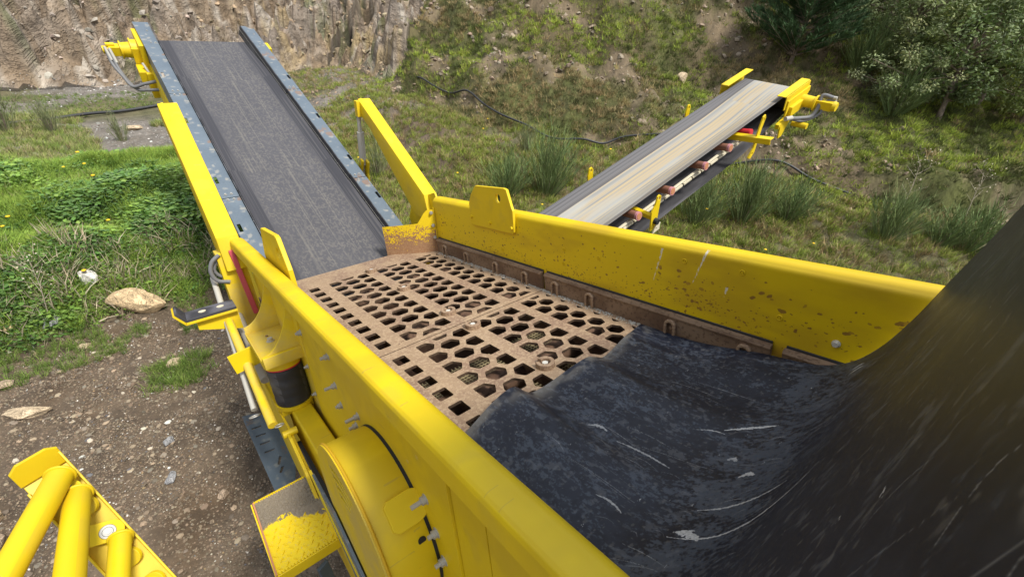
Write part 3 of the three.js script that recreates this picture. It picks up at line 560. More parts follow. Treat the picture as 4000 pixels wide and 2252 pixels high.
part('side_latch', fin(alongA([[2.40, -0.39], [2.34, -0.385], [2.12, -0.47], [2.0, -0.60], [2.04, -0.61], [2.16, -0.50], [2.38, -0.43]], 0.178, 0.19)), yellow);

// post with the pink strip and the lift arm, at the far left corner
const post = part('corner_post', [box(3.60, 3.74, 0.208, 0.372, -1.3, 0.43, 0.006)], yellowDirty);
mesh('pink_strip', fin([bar(V(3.58, 0.305, 0.44), V(3.58, 0.334, -0.06), 0.034, 0.04, new THREE.Vector3(0, 0, 1), 0.005)]), pinkRubber, post);
lab(post, 'dusty corner post with a pinkish red strip on it');
function liftArm(name, A0, A1, label) {
  const arm = part(name, (() => {
    const s = shape([[3.56, 0.30], [3.60, 0.535], [4.77, 1.468], [4.83, 1.42], [4.83, 1.34], [4.60, 1.16], [3.84, 0.30]]);
    const g = alongA(s, A0, A1, 0.008);
    const lip = alongA([[4.60, 1.335], [4.775, 1.474], [4.80, 1.452], [4.80, 1.43]], A0 + 0.02, A0 + 0.035, 0.001);
    return toCreasedNormals(fin([g, lip]), 0.5);
  })(), yellow);
  lab(arm, label); return arm;
}
const armL = liftArm('lift_arm', 0.250, 0.372, 'bright yellow arm rising beside the left edge of the wide belt');
const armR = (() => { const a = liftArm('lift_arm', 2.02, 2.142, 'bright yellow arm rising right of the wide belt, with a ram'); a.position.y += 2.9 * 0; return a; })();
{ // shift the right arm forwards along its own slope to where it stands
  armR.geometry.translate(0, -0.03, -0.25);
}
const foot = part('arm_foot', fin(alongA([[3.62, 0.3], [3.72, 0.53], [4.2, 0.42], [4.34, 0.22], [4.2, -0.3], [3.62, -0.3]], 2.06, 2.075)), yellow);
// grey ram below the right arm
const ram = part('lift_ram', fin([rod(V(5.05, 2.00, 1.30), V(5.12, 2.0, 1.05), 0.022), rod(V(5.10, 2.0, 1.10), V(5.20, 2.0, 0.74), 0.038)]), creamGrey);
mesh('ram_bracket', fin([bar(V(5.02, 2.0, 1.42), V(5.05, 2.0, 1.26), 0.05, 0.07)]), yellow, ram);
mesh('ram_bracket', fin([alongA([[5.12, 0.78], [5.16, 0.82], [5.3, 0.70], [5.34, 0.5], [5.26, 0.5], [5.22, 0.66]], 1.965, 1.985), alongA([[5.10, 0.76], [5.16, 0.80], [5.26, 0.66], [5.28, 0.52], [5.20, 0.52], [5.18, 0.64]], 2.02, 2.04)]), yellow, ram);
mesh('ram_rod', fin([rod(V(5.20, 2.0, 0.76), V(5.27, 2.0, 0.55), 0.018)]), galv, ram);

// bracket with black pad, stored rods and hose loop, left of the post
const padB = part('pad_bracket', (() => {
  const s = shape([[3.33, 0.0], [3.52, 0.0], [3.52, 0.11], [3.33, 0.11]]);
  return toCreasedNormals(fin([alongN(shape([[-0.085, 3.31], [0.21, 3.31], [0.21, 3.50], [-0.085, 3.50]]), 0.085, 0.098, 0.001), ext(shape([[-0.03, 0.085], [-0.03, 0.02], [0.21, -0.06], [0.21, 0.085]]), 0.012).translate(0, 0, -3.36), ext(shape([[-0.03, 0.085], [-0.03, 0.02], [0.21, -0.06], [0.21, 0.085]]), 0.012).translate(0, 0, -3.49), bar(V(3.405, -0.083, 0.092), V(3.405, -0.13, 0.165), 0.19, 0.012, new THREE.Vector3(0.5, 1, 0), 0)]), 0.4);
})(), yellow);
mesh('pad', fin([box(3.318, 3.492, -0.08, 0.208, 0.099, 0.119, 0.004), bar(V(3.405, -0.076, 0.108), V(3.405, -0.118, 0.172), 0.175, 0.018, new THREE.Vector3(0.5, 1, 0), 0.003)]), std({ map: rubberMap, color: new THREE.Color(1.6, 1.6, 1.7), roughness: 0.6 }), padB);
for (const A of [0.02, 0.125]) mesh('pad_recess', fin([new THREE.CylinderGeometry(0.022, 0.022, 0.004, 20), new THREE.CylinderGeometry(0.008, 0.008, 0.008, 10)]), cream, padB).position.copy(V(3.405, A, 0.120));
const stored = part('stored_rod', fin([rod(V(3.42, 0.142, 0.045), V(2.46, 0.132, -0.335), 0.026, 0.026, 20)]), yellowDirty);
mesh('rod_hole', fin([new THREE.CylinderGeometry(0.009, 0.009, 0.054, 10).rotateX(0.4).translate(0.132, -0.312, -2.53)]), black, stored);
mesh('clamp_plate', fin([bar(V(2.93, 0.06, -0.115), V(2.93, 0.20, -0.095), 0.012, 0.13, UP, 0.002)]), yellow, stored);
part('grey_pipe', fin([rod(V(3.72, 0.155, 0.24), V(2.75, 0.085, -0.36), 0.019, 0.019, 16)]), creamGrey);
part('grey_pin', fin([rod(V(3.62, 0.22, -0.05), V(2.95, 0.205, -0.30), 0.03, 0.03, 16)]), creamGrey);
part('lynch_pin', fin([new THREE.TorusGeometry(0.03, 0.004, 8, 24).rotateX(1.2).translate(0.075, -0.385, -2.72)]), galv);
part('lynch_pin', fin([new THREE.TorusGeometry(0.022, 0.004, 8, 24).rotateX(1.3).translate(0.16, -0.34, -2.44)]), galv);
{
  const loop = part('hydraulic_hose', fin([pipe([V(3.6, 0.23, 0.42), V(3.6, 0.175, 0.38), V(3.6, 0.150, 0.31), V(3.6, 0.17, 0.245), V(3.6, 0.24, 0.215)], 0.014), pipe([V(3.63, 0.24, 0.39), V(3.63, 0.195, 0.36), V(3.63, 0.175, 0.31), V(3.63, 0.20, 0.262), V(3.63, 0.25, 0.245)], 0.012)]), hoseMat);
  mesh('hose_tie', fin([new THREE.TorusGeometry(0.0155, 0.003, 6, 16).translate(0.152, 0.32, -3.6)]), hoseDark, loop);
  mesh('hose_tie', fin([new THREE.TorusGeometry(0.0155, 0.003, 6, 16).rotateZ(1).translate(0.185, 0.232, -3.6)]), hoseDark, loop);
}

// heavy black rubber mat hanging behind and lying on the deck
{
  const prof = new THREE.CatmullRomCurve3([[1.245, 0.014], [1.05, 0.015], [0.85, 0.017], [0.68, 0.026], [0.54, 0.05], [0.43, 0.093], [0.335, 0.165], [0.262, 0.265], [0.198, 0.40], [0.139, 0.56], [0.038, 0.84], [-0.06, 1.2], [-0.15, 1.52]].map(p => new THREE.Vector3(p[0], p[1], 0)));
  const nu = 150, nv = 120, L = prof.getLength(), pts = prof.getSpacedPoints(nu), top = [], bot = [], uv = [];
  const bump = (x, c, a, b) => { const t = (x - c) / (x < c ? a : b); return Math.abs(t) < 1 ? Math.pow(Math.cos(t * Math.PI / 2), 2) : 0; };
  for (let j = 0; j <= nv; j++) for (let i = 0; i <= nu; i++) {
    const s = i / nu * L, D = pts[i].x, N = pts[i].y, v = j / nv;
    const open = sst(0.50, 0.56, N);                                   // above the rail the mat is wider than the walls
    const A = mix(mix(0.458, 0.10, open), mix(1.922, 2.32, sst(0.52, 0.62, N) * 0 ), v);
    const edge = sst(0.85, 0.0, s);
    let n = 0.085 * bump(A, 0.93, 0.42, 0.13) * edge + 0.055 * bump(A, 1.37, 0.30, 0.14) * Math.pow(edge, 0.8) + 0.02 * bump(A, 1.72, 0.2, 0.12) * edge;
    n += 0.055 * sst(1.55, 1.92, A) * Math.exp(-Math.pow((D - 0.62) / 0.24, 2)) + 0.006 * Math.sin(A * 17 + s * 3) * sst(0.1, 0.4, s) * sst(1.6, 0.9, s);
    const dd = 0.022 * Math.sin(A * 7 + 1) * sst(0.12, 0.0, s) + 0.012 * Math.sin(A * 3.1) * sst(1.0, 1.8, s) + (A > 1.7 ? 0.03 * sst(1.7, 1.92, A) * sst(0.15, 0, s) : 0);
    top.push(new THREE.Vector3(A, N + n, -(D + dd))); uv.push(s / 2.8, A / 2.3);
  }
  const g = new THREE.BufferGeometry(), idx = []; const w = nu + 1, cnt = top.length;
  for (let j = 0; j < nv; j++) for (let i = 0; i < nu; i++) { const a = j * w + i; idx.push(a, a + w, a + 1, a + 1, a + w, a + w + 1); }
  g.setAttribute('position', new THREE.Float32BufferAttribute(top.flatMap(p => [p.x, p.y, p.z]), 3)); g.setIndex(idx); g.computeVertexNormals();
  const nrm = g.attributes.normal; const all = [], uvs = [...uv, ...uv];
  const flip = nrm.getY(5) < 0 ? -1 : 1;
  for (let k = 0; k < cnt; k++) all.push(top[k].x, top[k].y, top[k].z);
  for (let k = 0; k < cnt; k++) all.push(top[k].x - flip * nrm.getX(k) * 0.012, top[k].y - flip * nrm.getY(k) * 0.012, top[k].z - flip * nrm.getZ(k) * 0.012);
  const id2 = [...idx]; for (let k = 0; k < idx.length; k += 3) id2.push(idx[k] + cnt, idx[k + 2] + cnt, idx[k + 1] + cnt);
  for (let j = 0; j < nv; j++) { const a = j * w, b = a + w; id2.push(a, a + cnt, b, b, a + cnt, b + cnt); }
  for (const j of [0, nv]) for (let i = 0; i < nu; i++) { const a = j * w + i, b = a + 1; id2.push(a, b, a + cnt, b, b + cnt, a + cnt); }
  const gg = new THREE.BufferGeometry(); gg.setAttribute('position', new THREE.Float32BufferAttribute(all, 3)); gg.setAttribute('uv', new THREE.Float32BufferAttribute(uvs, 2)); gg.setIndex(id2);
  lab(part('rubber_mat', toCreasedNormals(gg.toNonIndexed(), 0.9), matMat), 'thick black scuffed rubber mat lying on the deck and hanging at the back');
}

// gantry behind the walls that carries the hanging mat
part('mat_gantry', [box(-0.25, -0.17, 0.30, 2.10, 1.50, 1.60, 0.006), box(-0.25, -0.17, 0.335, 0.385, 0.40, 1.50, 0.004), box(-0.25, -0.17, 1.995, 2.045, 0.40, 1.50, 0.004)], yellow);

// ---------------------------------------------------------------- wide belt straight ahead: s along, x across, n up
const wide = new THREE.Group(); wide.name = 'wide_conveyor'; lab(wide, 'wide grey belt conveyor rising ahead between blue grey steel edges');
machine.add(wide); wide.rotation.x = RISE - TILT; { const o = V(4.09, 0, 0).applyAxisAngle(new THREE.Vector3(1, 0, 0), -TILT); wide.position.set(o.x, o.y + 2.9, o.z); }
{
  const path = []; const R = 0.17, se = 4.63;
  for (let s = -0.45; s < se; s += 0.1) path.push([s, 0]);
  for (let i = 0; i <= 14; i++) { const a = Math.PI / 2 - i / 14 * Math.PI; path.push([se + R * Math.cos(a), -R + R * Math.sin(a)]); }
  for (let s = se - 0.2; s > -0.45; s -= 0.3) path.push([s, -2 * R]);
  const nv = 28, pos = [], uv = [], idx = []; let len = 0;
  path.forEach((p, i) => {
    if (i) len += Math.hypot(p[0] - path[i - 1][0], p[1] - path[i - 1][1]);
    const tr = p[1] >= -0.001 ? sst(4.6, 3.6, p[0]) : 0;
    for (let j = 0; j <= nv; j++) { const v = j / nv, u = Math.abs(v - 0.5) * 2; pos.push(mix(0.665, 1.725, v), p[1] + tr * 0.07 * Math.pow(sst(0.55, 1, u), 1.2) - tr * 0.012, -p[0]); uv.push(v, len / 2); }
  });
  for (let i = 0; i < path.length - 1; i++) for (let j = 0; j < nv; j++) { const a = i * (nv + 1) + j, b = a + nv + 1; idx.push(a, b, a + 1, a + 1, b, b + 1); }
  const g = new THREE.BufferGeometry(); g.setAttribute('position', new THREE.Float32BufferAttribute(pos, 3)); g.setAttribute('uv', new THREE.Float32BufferAttribute(uv, 2)); g.setIndex(idx); g.computeVertexNormals();
  mesh('wide_belt', g, beltMat, wide);
  mesh('head_pulley', fin([rod(new THREE.Vector3(0.66, -R, -se), new THREE.Vector3(1.73, -R, -se), R - 0.012, R - 0.012, 32)]), rubber, wide);
  // steel channels each side, three lengths each, slots through the top flange
  const slotsL = [3.508, 2.463, 1.354, 0.62], slotsR = [3.387, 2.38, 1.45, 0.72];
  for (const side of [0, 1]) {
    const [A0, A1] = side ? [1.755, 1.905] : [0.485, 0.635];
    for (const [s0, s1] of [[-0.3, 1.055], [1.065, 3.05], [3.06, 4.97]]) {
      const s = s1 > 4 ? shape(side ? [[A0, s0], [A1, s0], [A1, 4.86], [A0 + 0.05, s1], [A0, s1]] : [[A0, s0], [A1, s0], [A1, s1], [A0 - 0.02, s1]]) : shape([[A0, s0], [A1, s0], [A1, s1], [A0, s1]]);
      for (const q of side ? slotsR : slotsL) if (q > s0 + 0.1 && q < s1 - 0.1) { const a = side ? A1 - 0.035 : A0 + 0.014; polyHole(s, [[a, q - 0.055], [a, q + 0.055], [a + 0.03, q + 0.055], [a + 0.03, q - 0.055]].reverse(), 0.008); }
      const web = side ? A1 : A0;
      const ch = mesh('edge_channel', [alongN(s, 0.094, 0.1), box(s0, s1 - (s1 > 4 ? 0.05 : 0), web - 0.003, web + 0.003, -0.16, 0.094, 0), box(s0, s1 - 0.02, (side ? A0 : A1) - 0.002, (side ? A0 : A1) + 0.002, 0.03, 0.094, 0)], blueSteel, wide);
      if (s0 > 0) for (const [ds, m] of [[0.05, 0.05], [-0.035, 0.05]]) for (const a of [0.045, 0.095]) bolt(wide, new THREE.Vector3(A0 + a, 0.1, -(s0 + ds)), UP, 0.0095, galv, 0, 'rivet');
    }
    for (const q of [4.357, 4.7]) for (const a of q > 4.5 ? [0.095] : [0.075, 0.122]) bolt(wide, new THREE.Vector3(A0 + a, 0.1, -q), UP, 0.008, galv, 0, 'rivet');
    mesh('frame_web', [box(-0.3, 4.5, (side ? 1.9 : 0.485) - 0.02, (side ? 1.9 : 0.485) + 0.02, -0.45, -0.165, 0.003)], yellow, wide);
  }
  // rubber skirts leaning on the belt at the right, in two lengths, and left
  for (const [s0, s1, o] of [[3.0, 4.92, 0.0], [1.1, 2.98, 0.006], [-0.25, 1.12, 0.012]]) {
    mesh('skirt', [alongD([[1.700 + o, 0.005], [1.708 + o, 0.005], [1.738 + o, 0.125], [1.728 + o, 0.125]], s0, s1)], rubber, wide);
    mesh('skirt_strip', [box(s0, s1, 1.716 + o, 1.722 + o, 0.055, 0.078, 0), box(s0, s1 - 0.03, 1.707 + o, 1.713 + o, 0.018, 0.036, 0)], creamGrey, wide);
    mesh('skirt', [alongD([[0.66, 0.01], [0.668, 0.01], [0.648, 0.12], [0.638, 0.12]], s0, s1)], rubber, wide);
  }
  mesh('skirt_end', [box(-0.32, -0.05, 1.64, 1.70, 0.0, 0.11, 0.004)], rubber, wide);
  // hydraulic drive at the head, left
  const hd = 4.60, hn = -0.10;
  const drive = mesh('drive_motor', (() => {
    const X = (a, n = hn, s = hd) => new THREE.Vector3(a, n, -s);
    return fin([rod(X(0.47), X(0.36), 0.125, 0.125, 24), rod(X(0.36), X(0.345), 0.14, 0.14, 24), rod(X(0.345), X(0.25), 0.095, 0.085, 20), rod(X(0.25), X(0.235), 0.105, 0.105, 20), bar(X(0.235), X(0.12), 0.12, 0.11), rod(X(0.12), X(0.055), 0.05, 0.045, 14), bar(X(0.19, hn + 0.065), X(0.10, hn + 0.065), 0.06, 0.03)]);
  })(), yellow, wide);
  mesh('motor_mount', [box(4.35, 4.86, 0.42, 0.478, -0.30, 0.06, 0.004), box(4.2, 4.42, 0.33, 0.478, -0.33, -0.20, 0.004), box(4.44, 4.47, 0.34, 0.478, -0.28, -0.02, 0.002), box(4.15, 4.43, 0.40, 0.47, -0.52, -0.2, 0.004)], yellow, wide);
  mesh('motor_hose', fin([pipe([[0.09, -0.08, 4.56], [0.10, -0.2, 4.45], [0.16, -0.30, 4.30], [0.22, -0.36, 4.16], [0.34, -0.30, 4.10], [0.47, -0.25, 4.06]].map(p => new THREE.Vector3(p[0], p[1], -p[2])), 0.019), pipe([[0.13, -0.09, 4.54], [0.14, -0.22, 4.42], [0.19, -0.34, 4.28], [0.26, -0.39, 4.14], [0.36, -0.36, 4.06], [0.48, -0.32, 3.98]].map(p => new THREE.Vector3(p[0], p[1], -p[2])), 0.019)]), hoseMat, wide);
  mesh('hose_fitting', fin([rod(new THREE.Vector3(0.085, -0.05, -4.57), new THREE.Vector3(0.11, -0.17, -4.47), 0.016), rod(new THREE.Vector3(0.125, -0.06, -4.55), new THREE.Vector3(0.15, -0.19, -4.44), 0.016), rod(new THREE.Vector3(0.40, -0.13, -4.30), new THREE.Vector3(0.45, -0.26, -4.16), 0.014)]), creamGrey, wide);
  for (const a of [1.95]) mesh('head_bearing', [box(4.42, 4.62, 1.91, 2.0, -0.2, 0.02, 0.01)], yellow, wide);
}

// ---------------------------------------------------------------- dusty side belt going off to the right: straight in world axes
const sideC = new THREE.Group(); sideC.name = 'side_conveyor'; machine.add(sideC); lab(sideC, 'narrow dusty belt conveyor rising away to the right');
{
  const SL = Math.atan(0.331), zc = -2.865, hw = 0.335, X = 6.6;
  // local: l along the belt from its head backwards = -x', y up from belt, z across
  sideC.position.set(3.03, 2.29, zc); sideC.rotation.z = SL;
  const lenTo = x => (x - 3.03) / Math.cos(SL);
  const le = lenTo(6.50), R = 0.13, path = [];
  for (let l = -0.9; l < le; l += 0.12) path.push([l, 0]);
  for (let i = 0; i <= 12; i++) { const a = Math.PI / 2 - i / 12 * Math.PI; path.push([le + R * Math.cos(a), -R + R * Math.sin(a)]); }
  for (let l = le - 0.2; l > -0.9; l -= 0.25) path.push([l, -2 * R - 0.17 * sst(le - 0.1, le - 1.2, l)]);
  const nv = 24, pos = [], uv = [], idx = []; let len = 0;
  path.forEach((p, i) => {
    if (i) len += Math.hypot(p[0] - path[i - 1][0], p[1] - path[i - 1][1]);
    const tr = p[1] >= -0.001 ? sst(le, le - 1.3, p[0]) : 0;
    for (let j = 0; j <= nv; j++) { const v = j / nv, u = Math.abs(v - 0.5) * 2; pos.push(p[0], p[1] - tr * 0.085 * (1 - Math.pow(sst(0.3, 1.0, u), 1.1)) , mix(-hw, hw, v)); uv.push(v, len / 4); }
  });
  for (let i = 0; i < path.length - 1; i++) for (let j = 0; j < nv; j++) { const a = i * (nv + 1) + j, b = a + nv + 1; idx.push(a, a + 1, b, a + 1, b + 1, b); }
  const g = new THREE.BufferGeometry(); g.setAttribute('position', new THREE.Float32BufferAttribute(pos, 3)); g.setAttribute('uv', new THREE.Float32BufferAttribute(uv, 2)); g.setIndex(idx); g.computeVertexNormals();
  const nTop = path.findIndex((p, i) => i > 12 && p[1] < -2 * R + 0.001) * nv * 6, gr = g.clone(); g.setIndex(idx.slice(0, nTop)); gr.setIndex(idx.slice(nTop));
  mesh('side_belt', g, sideBeltMat, sideC); mesh('return_belt', gr, std({ map: rubberMap, color: new THREE.Color(1.5, 1.45, 1.4), roughness: 0.75 }), sideC);
  const Q = (l, y, z) => new THREE.Vector3(l, y, z);
  mesh('head_pulley', fin([rod(Q(le, -R, -hw), Q(le, -R, hw), R - 0.01, R - 0.01, 28)]), rubber, sideC);
  // carrying rollers, their ends showing past the belt
  [[3.60, 0], [4.11, 0], [4.67, 0], [5.11, 0], [5.50, 1]].forEach(([x, red]) => {
    const l = lenTo(x), r = mesh('idler_roller', fin([rod(Q(l, -0.155, 0.10), Q(l, -0.105, 0.385), 0.042, 0.042, 20)]), red ? redPaint : rollerMat, sideC);
    mesh('roller_sleeve', fin([rod(Q(l, -0.109, 0.365), Q(l, -0.104, 0.392), 0.044, 0.044, 20)]), red ? redPaint : rollerPink, r);
    mesh('roller_end', fin([rod(Q(l, -0.1045, 0.389), Q(l, -0.1035, 0.396), 0.034, 0.034, 20)]), red ? redPaint : rollerEnd, r);
    mesh('idler_roller', fin([rod(Q(l, -0.155, -0.10), Q(l, -0.10, -0.405), 0.047, 0.047, 16)]), rollerMat, sideC);
  });
  mesh('frame_rail', fin([bar(Q(-0.9, -0.185, 0.30), Q(le - 0.9, -0.185, 0.30), 0.03, 0.012), bar(Q(-0.9, -0.185, -0.30), Q(le - 0.9, -0.185, -0.30), 0.03, 0.09)]), cream, sideC);
  for (let l = -0.2; l < le - 1.0; l += 0.165) mesh('slot_light_dash', fin([bar(Q(l, -0.215, 0.315), Q(l + 0.14, -0.215, 0.315), 0.02, 0.02, UP, 0)]), cream, sideC);  // cream dashes stand in for light showing through the frame slots
  // near bracket by the yellow wall
  const plateShape = (pts, z, t = 0.012, holes = []) => { const s = shape(pts); for (const h of holes) hole(s, h[0], h[1], h[2], h[3] || h[2], 18); return ext(s, t, 0.002).translate(0, 0, z); };
  const lx = lenTo(3.76);
  const hb = mesh('hanger_plate', fin([plateShape([[lx - 0.06, -0.33], [lx + 0.03, -0.33], [lx + 0.07, -0.02], [lx + 0.075, 0.03], [lx + 0.05, 0.055], [lx + 0.02, 0.045], [lx - 0.01, -0.04], [lx - 0.06, -0.10]], 0.445, 0.012, [[lx + 0.045, 0.015, 0.016, 0.022]])]), yellow, sideC);
  mesh('hanger_arm', fin([bar(Q(lx - 0.03, -0.20, -0.3), Q(lx - 0.03, -0.17, 0.45), 0.05, 0.05)]), yellow, sideC);
  mesh('hanger_knob', fin([rod(Q(lx, -0.23, 0.45), Q(lx, -0.23, 0.50), 0.035, 0.03, 14)]), black, sideC);
  mesh('hanger_clip', fin([plateShape([[lx - 0.05, -0.36], [lx + 0.06, -0.36], [lx + 0.07, -0.28], [lx, -0.27]], 0.47, 0.01, [[lx, -0.32, 0.012]])]), cream, sideC);
  // far bracket with crossing arm
  const fx = lenTo(5.42);
  mesh('hanger_plate', fin([plateShape([[fx - 0.10, -0.31], [fx - 0.05, -0.33], [fx + 0.01, -0.27], [fx + 0.02, -0.20], [fx + 0.05, 0.0], [fx + 0.085, 0.11], [fx + 0.065, 0.15], [fx + 0.02, 0.14], [fx - 0.025, -0.02], [fx - 0.04, -0.20], [fx - 0.12, -0.29]], 0.50, 0.012, [[fx + 0.048, 0.10, 0.012, 0.02], [fx - 0.045, -0.27, 0.018, 0.013]])]), yellow, sideC);
  mesh('cross_arm', fin([bar(Q(fx - 0.02, -0.16, -0.1), Q(fx - 0.02, -0.05, 0.68), 0.07, 0.012), bar(Q(fx - 0.05, -0.19, -0.1), Q(fx - 0.05, -0.08, 0.68), 0.012, 0.06)]), yellow, sideC);
  // guards over both head bearings
  for (const sg of [1, -1]) {
    const z0 = sg * (hw + 0.06);
    mesh('head_guard', fin([bar(Q(le - 0.42, 0.065, z0 - sg * 0.035), Q(le + 0.16, 0.065, z0 - sg * 0.035), 0.10, 0.01, UP, 0.002), bar(Q(le - 0.40, -0.02, z0 + sg * 0.022), Q(le + 0.16, -0.02, z0 + sg * 0.022), 0.01, 0.16, UP, 0.002)].concat(sg > 0 ? [plateShape([[le - 0.36, -0.20], [le - 0.28, -0.10], [le + 0.12, -0.10], [le + 0.17, -0.06], [le + 0.16, 0.0], [le - 0.36, 0.0]], z0 + 0.03, 0.012)] : [])), yellow, sideC);
  }
  mesh('bearing_block', fin([bar(Q(le - 0.30, -0.15, hw + 0.10), Q(le + 0.02, -0.15, hw + 0.10), 0.08, 0.12), bar(Q(le - 0.5, -0.26, hw + 0.1), Q(le - 0.2, -0.22, hw + 0.1), 0.05, 0.06), plateShape([[le - 0.46, -0.42], [le - 0.38, -0.42], [le - 0.24, -0.24], [le - 0.40, -0.18], [le - 0.48, -0.26]], hw + 0.12, 0.012)]), yellow, sideC);
  mesh('drive_motor', fin([rod(Q(le + 0.02, -R, hw + 0.08), Q(le + 0.02, -R, hw + 0.26), 0.075, 0.065, 20), rod(Q(le + 0.02, -R, hw + 0.26), Q(le + 0.02, -R, hw + 0.28), 0.09, 0.09, 20), bar(Q(le + 0.02, -R, hw + 0.28), Q(le + 0.02, -R, hw + 0.46), 0.09, 0.10), rod(Q(le + 0.02, -R, hw + 0.46), Q(le + 0.02, -R, hw + 0.50), 0.06, 0.05, 14), rod(Q(le - 0.18, -0.33, hw + 0.14), Q(le - 0.18, -0.33, hw + 0.32), 0.035, 0.035, 14)]), yellow, sideC);
  mesh('motor_hose', fin([pipe([Q(le - 0.34, -0.20, hw + 0.16), Q(le - 0.20, -0.24, hw + 0.22), Q(le - 0.10, -0.24, hw + 0.30), Q(le - 0.03, -0.16, hw + 0.32), Q(le + 0.04, -0.04, hw + 0.31), Q(le + 0.06, -0.05, hw + 0.42)], 0.024), pipe([Q(le - 0.30, -0.23, hw + 0.17), Q(le - 0.16, -0.28, hw + 0.26), Q(le - 0.04, -0.22, hw + 0.36), Q(le + 0.03, -0.09, hw + 0.37), Q(le + 0.06, -0.08, hw + 0.45)], 0.016)]), hoseMat, sideC);
  mesh('hose_fitting', fin([rod(Q(le - 0.42, -0.18, hw + 0.14), Q(le - 0.32, -0.20, hw + 0.17), 0.026), rod(Q(le + 0.055, -0.05, hw + 0.36), Q(le + 0.065, -0.05, hw + 0.46), 0.02), rod(Q(le + 0.03, -0.10, hw + 0.38), Q(le + 0.06, -0.09, hw + 0.47), 0.018)]), creamGrey, sideC);
  for (const [x, h] of [[5.50, 0.015], [3.80, 0.015]]) { const l = lenTo(x); mesh('hanger_plate', fin([plateShape([[l - 0.04, -0.2], [l + 0.02, -0.2], [l + 0.05, h - 0.02], [l + 0.03, h + 0.02], [l - 0.01, h + 0.02], [l - 0.04, h - 0.06]], -0.46, 0.012, [[l + 0.015, h - 0.015, 0.014, 0.02]])]), yellow, sideC); }
  // frame below, carried back to the machine
  mesh('lower_frame', fin([bar(Q(-0.85, -0.52, -0.25), Q(1.0, -0.52, -0.25), 0.06, 0.14), bar(Q(-0.85, -0.52, 0.25), Q(0.4, -0.52, 0.25), 0.06, 0.14)]), yellow, sideC);
}

// ---------------------------------------------------------------- chassis, tracks (mostly hidden, they carry the machine)
{
  const ch = mesh('chassis_frame', fin([new RoundedBoxGeometry(1.5, 0.3, 4.2, 1, 0.02).translate(1.2, 0.80, -1.9)]), yellow, machine);
  for (const x of [0.5, 1.9]) {
    const s = new THREE.Shape(); s.moveTo(-1.3, 0.02); s.lineTo(1.3, 0.02); s.absarc(1.3, 0.36, 0.34, -Math.PI / 2, Math.PI / 2, false); s.lineTo(-1.3, 0.70); s.absarc(-1.3, 0.36, 0.34, Math.PI / 2, Math.PI * 1.5, false);
    const g = ext(s, 0.34, 0.01, 16); g.rotateY(Math.PI / 2); g.translate(x - 0.17, 0.0, -2.0);
    mesh('crawler_track', fin(g), hoseDark, machine);
  }
  for (const [x, z] of [[0.62, -0.6], [1.78, -0.6], [0.62, -3.3], [1.78, -3.3]]) mesh('frame_leg', fin([new RoundedBoxGeometry(0.16, z < -2 ? 0.2 : 0.8, 0.2, 1, 0.01).translate(x, z < -2 ? 0.95 : 1.25, z)]), yellow, machine);
}
